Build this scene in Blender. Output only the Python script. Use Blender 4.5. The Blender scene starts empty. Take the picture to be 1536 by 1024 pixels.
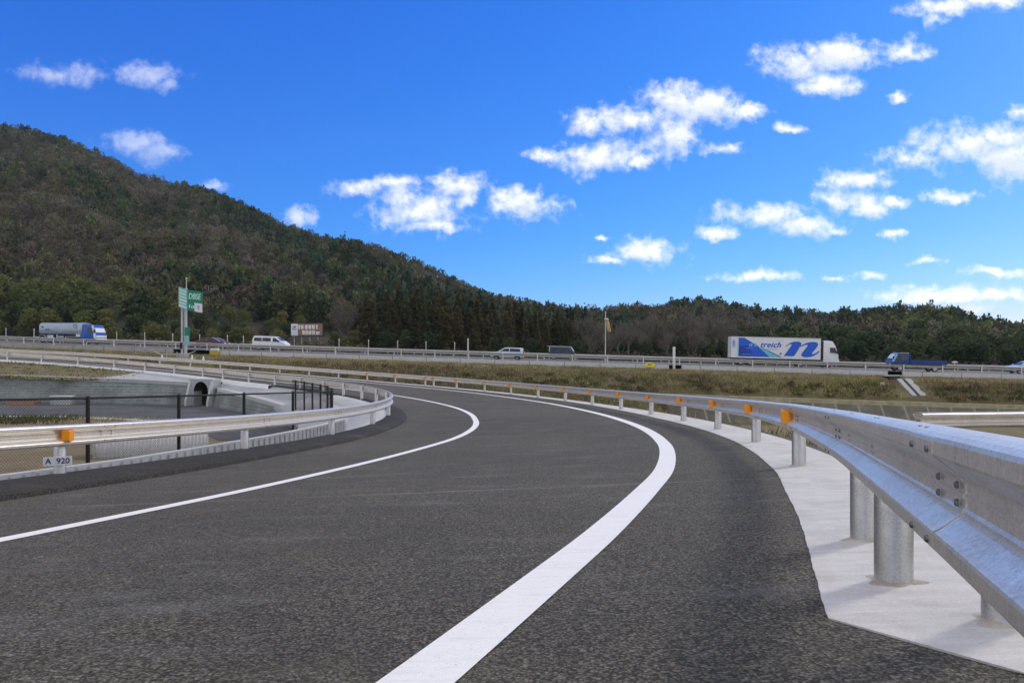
import bpy, bmesh, math, random
import numpy as np
from mathutils import Matrix, Vector

random.seed(7)
RNG = np.random.default_rng(11)
SC = bpy.context.scene
COL = SC.collection
R = math.radians

# ------------------------------------------------------------------ helpers
def tag(o, label=None, cat=None, group=None, kind=None):
    if label: o['label'] = label
    if cat: o['category'] = cat
    if group: o['group'] = group
    if kind: o['kind'] = kind
    return o

def thing(name, label, cat, loc=(0, 0, 0), group=None, mat=None):
    o = bpy.data.objects.new(name, None)
    o.empty_display_size = 0.3
    COL.objects.link(o)
    if mat is not None: o.matrix_world = mat
    else: o.location = loc
    return tag(o, label, cat, group)

def link(name, me, parent=None):
    o = bpy.data.objects.new(name, me)
    COL.objects.link(o)
    if parent is not None: o.parent = parent
    return o

def np_mesh(name, V, Fq, mats, smooth=False, tint=None):
    """vertices (n,3), faces (m,k) with equal k"""
    V = np.asarray(V, np.float32); Fq = np.asarray(Fq, np.int32)
    me = bpy.data.meshes.new(name)
    k = Fq.shape[1]; m = len(Fq)
    me.vertices.add(len(V)); me.vertices.foreach_set('co', V.ravel())
    me.loops.add(m * k); me.loops.foreach_set('vertex_index', Fq.ravel())
    me.polygons.add(m)
    me.polygons.foreach_set('loop_start', np.arange(m, dtype=np.int32) * k)
    me.polygons.foreach_set('use_smooth', np.full(m, smooth, bool))
    me.materials.append(mats)
    if tint is not None:
        at = me.color_attributes.new('tint', 'FLOAT_COLOR', 'POINT')
        c = np.ones((len(V), 4), np.float32); c[:, :3] = tint
        at.data.foreach_set('color', c.ravel())
    me.update(calc_edges=True)
    return me

class MB:
    """collects shapes into one mesh"""
    def __init__(s): s.v = []; s.f = []
    def add(s, vs, fs):
        n = len(s.v); s.v += [tuple(map(float, p)) for p in vs]; s.f += [tuple(i + n for i in f) for f in fs]; return s
    def box(s, x0, x1, y0, y1, z0, z1, top=1.0):
        cx, cy = (x0 + x1) / 2, (y0 + y1) / 2
        T = lambda x, y: (cx + (x - cx) * top, cy + (y - cy) * top, z1)
        return s.add([(x0, y0, z0), (x1, y0, z0), (x1, y1, z0), (x0, y1, z0), T(x0, y0), T(x1, y0), T(x1, y1), T(x0, y1)],
                     [(3, 2, 1, 0), (4, 5, 6, 7), (0, 1, 5, 4), (1, 2, 6, 5), (2, 3, 7, 6), (3, 0, 4, 7)])
    def tube(s, a, b, r, r2=None, n=12, cap=True):
        a = Vector(a); b = Vector(b); r2 = r if r2 is None else r2
        d = (b - a).normalized(); u = d.orthogonal().normalized(); w = d.cross(u)
        vs = []
        for c, rr in ((a, r), (b, r2)):
            for i in range(n):
                t = 2 * math.pi * i / n
                vs.append(c + u * (math.cos(t) * rr) + w * (math.sin(t) * rr))
        fs = [(i, (i + 1) % n, n + (i + 1) % n, n + i) for i in range(n)]
        if cap: fs += [tuple(range(n - 1, -1, -1)), tuple(range(n, 2 * n))]
        return s.add(vs, fs)
    def prism(s, poly, y0, y1, axis='y'):
        """polygon in xz extruded along y (or in yz along x, xy along z)"""
        n = len(poly)
        def P(p, t): return (p[0], t, p[1]) if axis == 'y' else ((t, p[0], p[1]) if axis == 'x' else (p[0], p[1], t))
        vs = [P(p, y0) for p in poly] + [P(p, y1) for p in poly]
        fs = [(i, (i + 1) % n, n + (i + 1) % n, n + i) for i in range(n)] + [tuple(range(n - 1, -1, -1)), tuple(range(n, 2 * n))]
        return s.add(vs, fs)
    def lathe(s, prof, c=(0, 0, 0), axis='y', n=20):
        """profile (r, t) turned round an axis"""
        vs = []; k = len(prof)
        for i in range(n):
            a = 2 * math.pi * i / n
            for r, t in prof:
                x, z = r * math.cos(a), r * math.sin(a)
                p = (x, t, z) if axis == 'y' else ((x, z, t) if axis == 'z' else (t, x, z))
                vs.append((p[0] + c[0], p[1] + c[1], p[2] + c[2]))
        fs = []
        for i in range(n):
            j = (i + 1) % n
            for q in range(k - 1): fs.append((i * k + q, j * k + q, j * k + q + 1, i * k + q + 1))
        return s.add(vs, fs)
    def mesh(s, name, mat, smooth=False, bevel=0, seg=2):
        me = bpy.data.meshes.new(name)
        me.from_pydata(s.v, [], s.f)
        bm = bmesh.new(); bm.from_mesh(me)
        bmesh.ops.recalc_face_normals(bm, faces=bm.faces)
        if bevel:
            es = [e for e in bm.edges if len(e.link_faces) == 2 and e.calc_face_angle(0) > 0.5]
            bmesh.ops.bevel(bm, geom=es, offset=bevel, segments=seg, affect='EDGES', profile=0.6, clamp_overlap=True)
        if smooth:
            for f in bm.faces: f.smooth = True
            for e in bm.edges:
                if len(e.link_faces) == 2 and e.calc_face_angle(0) > 0.6: e.smooth = False
        bm.to_mesh(me); bm.free()
        me.materials.append(mat)
        return me
    def obj(s, name, mat, parent=None, **k): return link(name, s.mesh(name, mat, **k), parent)

# ------------------------------------------------------------------ materials
class NT:
    def __init__(s, name):
        s.m = bpy.data.materials.new(name); s.m.use_nodes = True
        s.t = s.m.node_tree; s.b = s.t.nodes['Principled BSDF']; s.tc = None
    def n(s, typ, **k):
        nd = s.t.nodes.new(typ)
        for a, v in k.items():
            if a.startswith('i_'):
                key = a[2:].replace('_', ' ')
                nd.inputs[key].default_value = v
            else: setattr(nd, a, v)
        return nd
    def l(s, a, b): s.t.links.new(a, b)
    def pos(s):
        if s.tc is None: s.tc = s.n('ShaderNodeTexCoord')
        return s.tc.outputs['Object']
    def scaled(s, sc):
        mp = s.n('ShaderNodeMapping'); mp.inputs['Scale'].default_value = sc
        s.l(s.pos(), mp.inputs['Vector']); return mp.outputs[0]
    def noise(s, scale, detail=4, rough=.55, vec=None, out='Fac'):
        nd = s.n('ShaderNodeTexNoise'); nd.inputs['Scale'].default_value = scale
        nd.inputs['Detail'].default_value = detail; nd.inputs['Roughness'].default_value = rough
        s.l(vec if vec is not None else s.pos(), nd.inputs['Vector']); return nd.outputs[out]
    def voro(s, scale, vec=None, out='Distance', feature='F1'):
        nd = s.n('ShaderNodeTexVoronoi'); nd.feature = feature; nd.inputs['Scale'].default_value = scale
        s.l(vec if vec is not None else s.pos(), nd.inputs['Vector']); return nd.outputs[out]
    def ramp(s, fac, stops):
        nd = s.n('ShaderNodeValToRGB'); cr = nd.color_ramp
        while len(cr.elements) > len(stops): cr.elements.remove(cr.elements[-1])
        while len(cr.elements) < len(stops): cr.elements.new(0.5)
        for e, (p, c) in zip(cr.elements, stops):
            e.position = p; e.color = (c, c, c, 1) if isinstance(c, (int, float)) else (*c, 1)
        s.l(fac, nd.inputs[0]); return nd.outputs[0]
    def mix(s, fac, a, b, mode='MIX'):
        nd = s.n('ShaderNodeMix', data_type='RGBA', blend_type=mode)
        for sock, v in ((nd.inputs[0], fac), (nd.inputs[6], a), (nd.inputs[7], b)):
            if isinstance(v, (int, float)): sock.default_value = v
            elif isinstance(v, tuple): sock.default_value = (*v, 1)
            else: s.l(v, sock)
        return nd.outputs[2]
    def math(s, op, a, b=0.0, clamp=False):
        nd = s.n('ShaderNodeMath', operation=op, use_clamp=clamp)
        for sock, v in ((nd.inputs[0], a), (nd.inputs[1], b)):
            if isinstance(v, (int, float)): sock.default_value = v
            else: s.l(v, sock)
        return nd.outputs[0]
    def bump(s, h, strength=.3, dist=.01):
        nd = s.n('ShaderNodeBump'); nd.inputs['Strength'].default_value = strength; nd.inputs['Distance'].default_value = dist
        s.l(h, nd.inputs['Height']); s.l(nd.outputs[0], s.b.inputs['Normal'])
    def set(s, **k):
        for a, v in k.items():
            sock = s.b.inputs[a.replace('_', ' ')]
            if isinstance(v, tuple): sock.default_value = (*v, 1)
            elif isinstance(v, (int, float)): sock.default_value = v
            else: s.l(v, sock)
        return s

def plain(name, col, rough=.5, metal=0., var=.15, scale=6., bump=0.):
    t = NT(name); nz = t.noise(scale, 5)
    a = tuple(c * (1 - var) for c in col); b = tuple(min(1, c * (1 + var)) for c in col)
    t.set(Base_Color=t.ramp(nz, [(.3, a), (.7, b)]), Roughness=rough, Metallic=metal)
    if bump: t.bump(t.noise(scale * 8, 4), .4, bump)
    return t.m

def asphalt(name, lo, hi, scale=90., scuff=.30):
    t = NT(name)
    big = t.noise(.22, 6, .6); mid = t.noise(1.7, 5, .6)
    tone = t.math('ADD', t.math('MULTIPLY', big, .55), t.math('MULTIPLY', mid, .45))
    wv = t.n('ShaderNodeVectorMath', operation='ADD')
    wn = t.n('ShaderNodeVectorMath', operation='SCALE'); t.l(t.noise(scale * .8, 3, .6, out='Color'), wn.inputs[0]); wn.inputs['Scale'].default_value = .016
    t.l(t.pos(), wv.inputs[0]); t.l(wn.outputs[0], wv.inputs[1])
    g = t.voro(scale, wv.outputs[0], out='Color'); gd = t.voro(scale, wv.outputs[0], out='Distance')
    sep = t.n('ShaderNodeSeparateColor'); t.l(g, sep.inputs[0])
    base = t.ramp(tone, [(.32, lo), (.5, tuple((a + b) / 2 for a, b in zip(lo, hi))), (.68, hi)])
    mot = t.noise(24., 4, .7)
    base = t.mix(.6, base, t.ramp(mot, [(.3, .72), (.7, 1.28)]), 'MULTIPLY')
    c = t.mix(.9, base, t.ramp(sep.outputs[0], [(0, .55), (.45, .95), (.8, 1.25), (1, 1.9)]), 'MULTIPLY')
    pit = t.math('ADD', gd, t.math('MULTIPLY', t.math('SUBTRACT', t.noise(scale * .5, 3, .6), .5), .9))
    c = t.mix(.85, c, t.ramp(pit, [(.40, 1.1), (.62, .16)]), 'MULTIPLY')
    # dusty scuffs drawn out across the lane
    sc = t.noise(1.0, 6, .65, t.scaled((.8, 1.9, 1)))
    c = t.mix(t.ramp(sc, [(.54, 0.), (.74, scuff)]), c, (.25, .26, .28))
    sx_ = t.n('ShaderNodeSeparateXYZ'); t.l(t.pos(), sx_.inputs[0])
    jy = t.math('ABSOLUTE', t.math('SUBTRACT', t.math('ADD', sx_.outputs[1], t.math('MULTIPLY', t.noise(2.5, 4), .12)), 8.06))
    c = t.mix(t.math('MULTIPLY', t.ramp(jy, [(.008, .55), (.05, 0.)]), t.ramp(t.noise(1.3, 3), [(.35, .2), (.65, 1.)])), c, (.30, .28, .23))
    br = t.noise(.45, 4, .6, t.scaled((1, 1.6, 1)))
    c = t.mix(t.ramp(br, [(.55, 0.), (.7, .35)]), c, (.125, .108, .082))
    t.set(Base_Color=c, Roughness=t.ramp(mid, [(.3, .78), (.7, .92)]))
    t.b.inputs['Specular IOR Level'].default_value = .35
    h = t.math('ADD', t.math('MULTIPLY', pit, -1.0), t.math('MULTIPLY', t.noise(scale * 2.2, 3), .4))
    t.bump(h, .9, .008)
    return t.m

def galvanised(name, v=.62, rough=.36, streak=(1, 1, 1), metal=.9, warm=0.):
    t = NT(name)
    sp = t.voro(150, out='Color'); sep = t.n('ShaderNodeSeparateColor'); t.l(sp, sep.inputs[0])
    nz = t.noise(2.2, 6, .7); fine = t.noise(26, 5, .7, t.scaled(streak)); drip = t.noise(7., 4, .6, t.scaled((1, 1, .12)))
    tone = t.math('ADD', t.math('ADD', t.math('MULTIPLY', sep.outputs[0], .14), t.math('MULTIPLY', nz, .30)), t.math('ADD', t.math('MULTIPLY', fine, .36), t.math('MULTIPLY', drip, .20)))
    c = t.ramp(tone, [(.30, (v * .64, v * (.64 - .05 * warm), v * (.64 - .11 * warm))), (.48, (v, v * (1 - .07 * warm), v * (1 - .17 * warm))), (.70, (v * 1.28, v * (1.28 - .09 * warm), v * (1.28 - .2 * warm)))])
    t.set(Base_Color=c, Metallic=metal, Roughness=t.ramp(tone, [(.32, rough + .18), (.66, rough - .10)]))
    t.bump(t.math('ADD', fine, t.math('MULTIPLY', sep.outputs[0], .15)), .22, .003)
    return t.m

def concrete(name, col, stain=.35, lines=None, rough=.85):
    t = NT(name)
    a = t.noise(.9, 6, .65); b = t.noise(9, 5, .6); f = t.noise(70, 4, .65)
    tone = t.math('ADD', t.math('MULTIPLY', a, .5), t.math('MULTIPLY', b, .5))
    c = t.ramp(tone, [(.3, tuple(x * (1 - stain) for x in col)), (.52, col), (.72, tuple(min(1, x * 1.12) for x in col))])
    c = t.mix(.5, c, t.ramp(f, [(.3, .72), (.5, 1.), (.75, 1.16)]), 'MULTIPLY')
    if lines:
        w = t.noise(1.0, 5, .6, t.scaled(lines)); c = t.mix(.5, c, t.ramp(w, [(.35, .8), (.6, 1.1)]), 'MULTIPLY')
    t.set(Base_Color=c, Roughness=rough)
    t.bump(t.math('ADD', f, t.math('MULTIPLY', b, .6)), .5, .006)
    return t.m

M = {}
M['asphalt'] = asphalt('asphalt_road', (.090, .084, .066), (.160, .148, .117), 74.)
M['asphalt_far'] = plain('asphalt_highway', (.10, .10, .10), .9, var=.15, scale=.6)
M['asphalt_pond'] = plain('asphalt_pond_floor', (.085, .088, .092), .88, var=.35, scale=.35)
M['kerb'] = asphalt('asphalt_dike', (.040, .038, .034), (.062, .058, .051), 70., .08)
t = NT('road_paint')
cr = t.noise(24, 6, .7, t.scaled((1, 4, 1))); sp = t.noise(140, 3, .6)
c = t.mix(t.ramp(cr, [(.58, 0.), (.70, .45)]), (.90, .89, .87), (.52, .51, .49))
st_ = t.noise(9, 5, .65, t.scaled((.35, 3.2, 1))); c = t.mix(t.ramp(st_, [(.52, 0.), (.72, .45)]), c, (.62, .61, .58))
wr = t.noise(60, 4, .75); c = t.mix(t.ramp(wr, [(.62, 0.), (.70, .8)]), c, (.20, .195, .18))
t.set(Base_Color=t.mix(.35, c, t.ramp(sp, [(.3, .75), (.7, 1.1)]), 'MULTIPLY'), Roughness=.6); t.bump(sp, .5, .004)
M['paint'] = t.m
t = NT('pad_concrete')
a = t.noise(.8, 6, .65); b = t.noise(6, 6, .65); f = t.noise(80, 4, .7); br_ = t.noise(1., 5, .6, t.scaled((1.2, 11, 1)))
c = t.ramp(t.math('ADD', t.math('MULTIPLY', a, .5), t.math('MULTIPLY', b, .5)), [(.32, (.47, .465, .45)), (.5, (.59, .585, .57)), (.7, (.67, .665, .65))])
c = t.mix(.5, c, t.ramp(br_, [(.35, .82), (.6, 1.08)]), 'MULTIPLY'); c = t.mix(.6, c, t.ramp(f, [(.3, .72), (.5, 1.), (.75, 1.15)]), 'MULTIPLY')
c = t.mix(t.ramp(t.noise(1.7, 6, .7), [(.56, 0.), (.75, .5)]), c, (.40, .355, .29))
t.set(Base_Color=c, Roughness=.88); t.bump(t.math('ADD', f, t.math('MULTIPLY', br_, 1.2)), .55, .006); M['pad'] = t.m
M['conc'] = concrete('white_concrete', (.56, .57, .57), .22)
M['white_kerb'] = concrete('new_white_concrete', (.74, .75, .75), .1)
M['conc_apron'] = concrete('apron_concrete', (.40, .42, .42), .35)
M['conc_old'] = concrete('weathered_concrete', (.40, .385, .35), .42)
M['steel'] = galvanised('galvanised_beam', .74, .34, (2.4, 2.4, .25), metal=.70, warm=.9)
M['steel_post'] = galvanised('galvanised_post', .50, .36, (1, 1, .1), metal=.9)
M['steel_far'] = galvanised('galvanised_far', .50, .36, metal=.8, warm=.3)
M['bolt'] = plain('bolt_steel', (.20, .20, .20), .5, .8)
t = NT('orange_reflector'); vv = t.voro(120, out='Distance')
t.set(Base_Color=t.ramp(vv, [(.2, (1., .40, .012)), (.8, (.92, .30, .008))]), Roughness=.28); t.bump(vv, .3, .003)
M['orange'] = t.m
M['black'] = plain('fence_black', (.006, .006, .006), .75)
M['white_sign'] = plain('sign_white', (.72, .74, .78), .4, var=.08)
M['navy'] = plain('letter_navy', (.012, .02, .10), .5)
M['white_paint'] = plain('vehicle_white', (.74, .76, .78), .3, var=.05, scale=2)
M['silver_paint'] = plain('vehicle_silver', (.60, .64, .70), .3, .25, var=.06, scale=2)
M['tank'] = plain('tank_skin', (.34, .40, .48), .35, .45, var=.1, scale=2)
M['blue_paint'] = plain('vehicle_blue', (.008, .085, .40), .3, var=.12, scale=2)
M['bed_blue'] = plain('bed_blue', (.006, .04, .19), .4, var=.2, scale=3)
M['maroon'] = plain('vehicle_maroon', (.10, .012, .016), .25, var=.1, scale=2)
M['tyre'] = plain('tyre_rubber', (.016, .016, .017), .85)
M['rim'] = plain('rim_metal', (.52, .53, .55), .35, .6)
M['chassis'] = plain('chassis_dark', (.02, .021, .024), .7)
t = NT('dark_glass'); t.set(Base_Color=t.ramp(t.noise(2.2, 3), [(.4, (.010, .015, .022)), (.6, (.035, .05, .065))]), Roughness=.08); M['glass'] = t.m
t = NT('pale_glass'); t.set(Base_Color=t.ramp(t.noise(3, 3), [(.4, (.55, .64, .68)), (.6, (.76, .82, .84))]), Roughness=.35); M['pale_glass'] = t.m
M['lamp'] = plain('lamp_lens', (.75, .76, .74), .15)
M['tail'] = plain('tail_lens', (.45, .012, .01), .2)
M['logo_blue'] = plain('logo_blue', (.01, .11, .62), .4, var=.08)
M['logo_deep'] = plain('logo_deep_blue', (.008, .05, .40), .4, var=.3, scale=.7)
M['logo_cyan'] = plain('logo_cyan', (.15, .55, .75), .4, var=.12)
M['logo_pale'] = plain('logo_pale', (.25, .50, .85), .4)
M['sign_green'] = plain('sign_green', (.005, .22, .13), .4, var=.12)
M['sign_teal'] = plain('sign_pale_teal', (.22, .50, .48), .4, var=.1)
M['sign_mint'] = plain('sign_mint_text', (.45, .80, .66), .4, var=.1)
M['yellow'] = plain('sign_yellow', (.85, .72, .02), .45, var=.1)
M['ochre'] = plain('box_ochre', (.45, .33, .03), .55)
M['brown'] = plain('billboard_brown', (.22, .15, .12), .6, var=.35, scale=3)
M['photo'] = plain('billboard_photo', (.74, .68, .62), .5, var=.3, scale=5)
M['board_dark'] = plain('board_dark', (.03, .033, .035), .7)
M['flag'] = plain('faded_yellow_cloth', (.42, .33, .13), .8, var=.25, scale=4)
M['pole'] = plain('pole_grey', (.50, .52, .54), .5, .4)
M['post_white'] = plain('post_white', (.66, .66, .64), .6)
M['bark'] = plain('bark', (.10, .085, .07), .9, var=.35, scale=5, bump=.01)
M['bark_pale'] = plain('bark_pale', (.17, .145, .12), .9, var=.35, scale=5)
M['red_brown'] = plain('rusty_red', (.22, .05, .035), .8)

def leaf(name, lo, hi, use_tint=False, trans=.38, amp=.5):
    t = NT(name)
    if use_tint:
        at = t.n('ShaderNodeAttribute', attribute_name='tint')
        c = t.mix(.6, at.outputs['Color'], t.ramp(t.noise(.9, 4, .6), [(.3, 1 - amp), (.7, 1 + amp)]), 'MULTIPLY')
    else:
        oi = t.n('ShaderNodeObjectInfo')
        c = t.mix(oi.outputs['Random'], lo, hi)
        c = t.mix(.85, c, t.ramp(t.noise(1.5, 5, .65), [(.32, 1 - amp * 1.35), (.68, 1 + amp * 1.5)]), 'MULTIPLY')
    t.set(Base_Color=c, Roughness=.75)
    t.b.inputs['Specular IOR Level'].default_value = .2
    tr = t.n('ShaderNodeBsdfTranslucent'); t.l(c, tr.inputs[0])
    mx = t.n('ShaderNodeMixShader'); mx.inputs[0].default_value = trans
    t.l(t.b.outputs[0], mx.inputs[1]); t.l(tr.outputs[0], mx.inputs[2])
    t.l(mx.outputs[0], t.t.nodes['Material Output'].inputs[0])
    return t.m
M['leaf_cedar'] = leaf('cedar_needles', (.052, .062, .024), (.100, .080, .034))
M['leaf_ever'] = leaf('evergreen_leaves', (.090, .116, .040), (.180, .182, .064))
M['leaf_dark'] = leaf('dark_evergreen_leaves', (.040, .066, .030), (.078, .102, .040))
M['twig'] = leaf('bare_twigs', (.105, .094, .077), (.155, .137, .110), trans=.1)
M['leaf_hill'] = leaf('hillside_leaves', None, None, True, .22)
M['grass'] = leaf('dry_grass_blades', None, None, True, .3, .4)

t = NT('earth_ground')
g1 = t.noise(.18, 6, .65); g2 = t.noise(2.2, 5, .65)
c = t.ramp(t.math('ADD', t.math('MULTIPLY', g1, .6), t.math('MULTIPLY', g2, .4)),
           [(.3, (.065, .068, .026)), (.43, (.11, .10, .04)), (.52, (.15, .125, .065)), (.62, (.19, .16, .09)), (.75, (.09, .082, .034))])
t.set(Base_Color=c, Roughness=.95); t.bump(g2, .8, .1); M['earth'] = t.m
t = NT('dry_dirt')
g1 = t.noise(.5, 6, .65); g2 = t.noise(14, 5, .65)
c = t.ramp(t.math('ADD', t.math('MULTIPLY', g1, .5), t.math('MULTIPLY', g2, .5)), [(.3, (.11, .085, .045)), (.5, (.20, .155, .085)), (.7, (.27, .22, .13))])
t.set(Base_Color=c, Roughness=.95); t.bump(g2, .8, .04); M['dirt'] = t.m
t = NT('forest_floor')
t.set(Base_Color=t.ramp(t.noise(.15, 5), [(.3, (.020, .022, .010)), (.7, (.045, .038, .022))]), Roughness=1.); M['forest_floor'] = t.m
# block retaining wall: courses and joints
t = NT('block_wall')
br = t.n('ShaderNodeTexBrick'); br.inputs['Scale'].default_value = 1.
br.inputs['Brick Width'].default_value = .8; br.inputs['Row Height'].default_value = .21; br.inputs['Mortar Size'].default_value = .014
br.inputs['Color1'].default_value = (.165, .19, .18, 1); br.inputs['Color2'].default_value = (.215, .245, .23, 1); br.inputs['Mortar'].default_value = (.33, .36, .34, 1)
uv = t.n('ShaderNodeUVMap'); t.l(uv.outputs[0], br.inputs['Vector'])
c = t.mix(.8, br.outputs['Color'], t.ramp(t.noise(.5, 6, .65), [(.3, .5), (.5, 1.), (.72, 1.5)]), 'MULTIPLY')
t.set(Base_Color=c, Roughness=.85); t.bump(br.outputs['Fac'], -.5, .02); M['block'] = t.m
# sprayed retaining wall with oblique joints
t = NT('mossy_wall')
uv = t.n('ShaderNodeUVMap'); sx = t.n('ShaderNodeSeparateXYZ'); t.l(uv.outputs[0], sx.inputs[0])
ph = t.math('FRACT', t.math('ADD', t.math('MULTIPLY', sx.outputs[0], .45), t.math('MULTIPLY', sx.outputs[1], .12)))
c = t.ramp(t.noise(.45, 6, .7), [(.3, (.11, .112, .082)), (.55, (.20, .19, .15)), (.75, (.32, .30, .245))])
c = t.mix(t.ramp(ph, [(.0, .8), (.07, .6), (.1, 0.)]), c, (.42, .41, .35))
t.set(Base_Color=c, Roughness=.95); t.bump(t.noise(6, 5), .6, .05); M['mossy'] = t.m

# ------------------------------------------------------------------ curves of the ramp
O2 = [(-2.40,-8.00,-0.352), (-0.90,-3.50,-0.626), (0.45,-0.20,-0.836), (1.05,1.40,-0.937), (1.77,3.43,-1.062), (2.12,4.44,-1.123), (2.87,6.80,-1.263), (3.57,9.20,-1.401), (4.51,13.66,-1.638), (4.99,17.92,-1.841), (5.12,22.06,-2.017), (4.95,26.31,-2.174), (4.49,30.48,-2.305), (3.76,34.60,-2.410), (2.78,38.57,-2.487), (1.50,42.48,-2.540), (-0.06,46.28,-2.566), (-1.84,49.77,-2.567), (-3.98,53.19,-2.544), (-6.64,56.66,-2.492), (-9.43,59.75,-2.417), (-12.24,62.50,-2.324), (-15.28,65.12,-2.209), (-18.56,67.59,-2.070), (-21.94,69.82,-1.915), (-25.47,71.84,-1.743), (-29.06,73.62,-1.561), (-32.70,75.16,-1.372), (-36.45,76.49,-1.175), (-40.31,77.61,-0.975), (-44.35,78.56,-0.774), (-48.10,79.27,-0.598), (-52.04,79.83,-0.433), (-56.0,80.3,-0.25), (-60.0,80.7,-0.08), (-68.0,81.3,0.26), (-78.0,81.9,0.68)]
I2 = [(-10.90,-8.00,-0.726), (-9.90,-3.00,-0.988), (-8.90,2.00,-1.326), (-7.80,6.50,-1.639), (-6.75,11.04,-1.923), (-5.73,15.84,-2.171), (-4.93,20.21,-2.342), (-4.61,24.48,-2.461), (-4.82,28.81,-2.538), (-5.63,33.22,-2.581), (-6.77,36.85,-2.591), (-8.16,40.15,-2.582), (-9.88,43.36,-2.558), (-11.84,46.39,-2.520), (-14.21,49.57,-2.462), (-16.91,52.67,-2.382), (-19.82,55.64,-2.280), (-22.93,58.60,-2.149), (-25.47,60.87,-2.023), (-28.98,63.42,-1.833), (-32.49,65.40,-1.629), (-36.03,66.92,-1.413), (-40.06,68.20,-1.161), (-44.02,69.15,-0.925), (-47.73,69.90,-0.734), (-52.0,70.6,-0.54), (-56.0,71.1,-0.37), (-66.0,72.0,0.06), (-76.0,72.7,0.48)]
O2 = np.array(O2); I2 = np.array(I2)

def tps(r): return np.where(r > 1e-9, r * r * np.log(r + 1e-12), 0)
_C = np.vstack([O2, I2]); _n = len(_C)
_A = np.zeros((_n + 3, _n + 3)); _D = np.linalg.norm(_C[:, None, :2] - _C[None, :, :2], axis=2) / 10
_A[:_n, :_n] = tps(_D) + np.eye(_n) * .02; _A[:_n, _n] = 1; _A[:_n, _n + 1:] = _C[:, :2] / 10; _A[_n:, :_n] = _A[:_n, _n:].T
_w = np.linalg.solve(_A, np.r_[_C[:, 2], 0, 0, 0])
def Zs(x, y):
    x = np.asarray(x, float); y = np.asarray(y, float); sh = x.shape; p = np.stack([x.ravel(), y.ravel()], 1)
    r = np.linalg.norm(p[:, None] - _C[None, :, :2], axis=2) / 10
    return (tps(r) @ _w[:_n] + _w[_n] + p @ _w[_n + 1:] / 10).reshape(sh)

class Curve:
    """smooth plan curve through points, by arc length"""
    def __init__(s, P):
        P = np.asarray(P, float)[:, :2]
        pts = []
        Q = np.vstack([2 * P[0] - P[1], P, 2 * P[-1] - P[-2]])
        for i in range(1, len(Q) - 2):
            p0, p1, p2, p3 = Q[i - 1:i + 3]
            t0 = 0; t1 = np.linalg.norm(p1 - p0) ** .5; t2 = t1 + np.linalg.norm(p2 - p1) ** .5; t3 = t2 + np.linalg.norm(p3 - p2) ** .5
            t = np.linspace(t1, t2, 12, endpoint=False)[:, None]
            A1 = (t1 - t) / (t1 - t0) * p0 + (t - t0) / (t1 - t0) * p1
            A2 = (t2 - t) / (t2 - t1) * p1 + (t - t1) / (t2 - t1) * p2
            A3 = (t3 - t) / (t3 - t2) * p2 + (t - t2) / (t3 - t2) * p3
            B1 = (t2 - t) / (t2 - t0) * A1 + (t - t0) / (t2 - t0) * A2
            B2 = (t3 - t) / (t3 - t1) * A2 + (t - t1) / (t3 - t1) * A3
            pts.append((t2 - t) / (t2 - t1) * B1 + (t - t1) / (t2 - t1) * B2)
        s.p = np.vstack(pts + [P[-1:]])
        s.s = np.r_[0, np.cumsum(np.linalg.norm(np.diff(s.p, axis=0), axis=1))]; s.L = s.s[-1]
    def at(s, q):
        return np.stack([np.interp(q, s.s, s.p[:, 0]), np.interp(q, s.s, s.p[:, 1])], -1)
    def tan(s, q):
        d = s.at(np.minimum(np.asarray(q) + .6, s.L)) - s.at(np.maximum(np.asarray(q) - .6, 0)); return d / np.linalg.norm(d, axis=-1, keepdims=True)
    def off(s, q, d):
        t = s.tan(q); n = np.stack([-t[..., 1], t[..., 0]], -1); return s.at(q) + n * np.asarray(d)[..., None]
    def near(s, p): return s.s[np.argmin(np.linalg.norm(s.p - np.asarray(p)[:2], axis=1))]
CO = Curve(O2); CI = Curve(I2)

def grid_faces(r, c):
    i = np.arange(r - 1)[:, None] * c + np.arange(c - 1)[None]
    return np.stack([i, i + 1, i + 1 + c, i + c], -1).reshape(-1, 4)

def ribbon(name, curve, q, offs, dz, mat, parent=None, smooth=True, zfun=None):
    """strip lofted along a curve; offs/dz are per column (scalars or arrays over q)"""
    cols = []
    for o, z in zip(offs, dz):
        p = curve.off(q, np.broadcast_to(o, q.shape)); zz = (Zs(p[:, 0], p[:, 1]) if zfun is None else zfun(q)) + z
        cols.append(np.c_[p, zz])
    V = np.stack(cols, 1); r, c = V.shape[:2]
    me = np_mesh(name, V.reshape(-1, 3), grid_faces(r, c)[:, ::-1], mat, smooth)
    return link(name, me, parent)

# road surface: between the foot of the inner dike and just past the pad
N = 420; tt = np.linspace(0, 1, N)
A = CO.off(tt * CO.L, np.full(N, -.75)); B = CI.off(tt * CI.L, np.full(N, -.30))
rows = []
for k in np.linspace(0, 1, 15):
    p = A * (1 - k) + B * k; rows.append(np.c_[p, Zs(p[:, 0], p[:, 1])])
V = np.stack(rows, 1)
road = link('road', np_mesh('road', V.reshape(-1, 3), grid_faces(N, 15), M['asphalt'], True)); tag(road, kind='structure')
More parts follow.
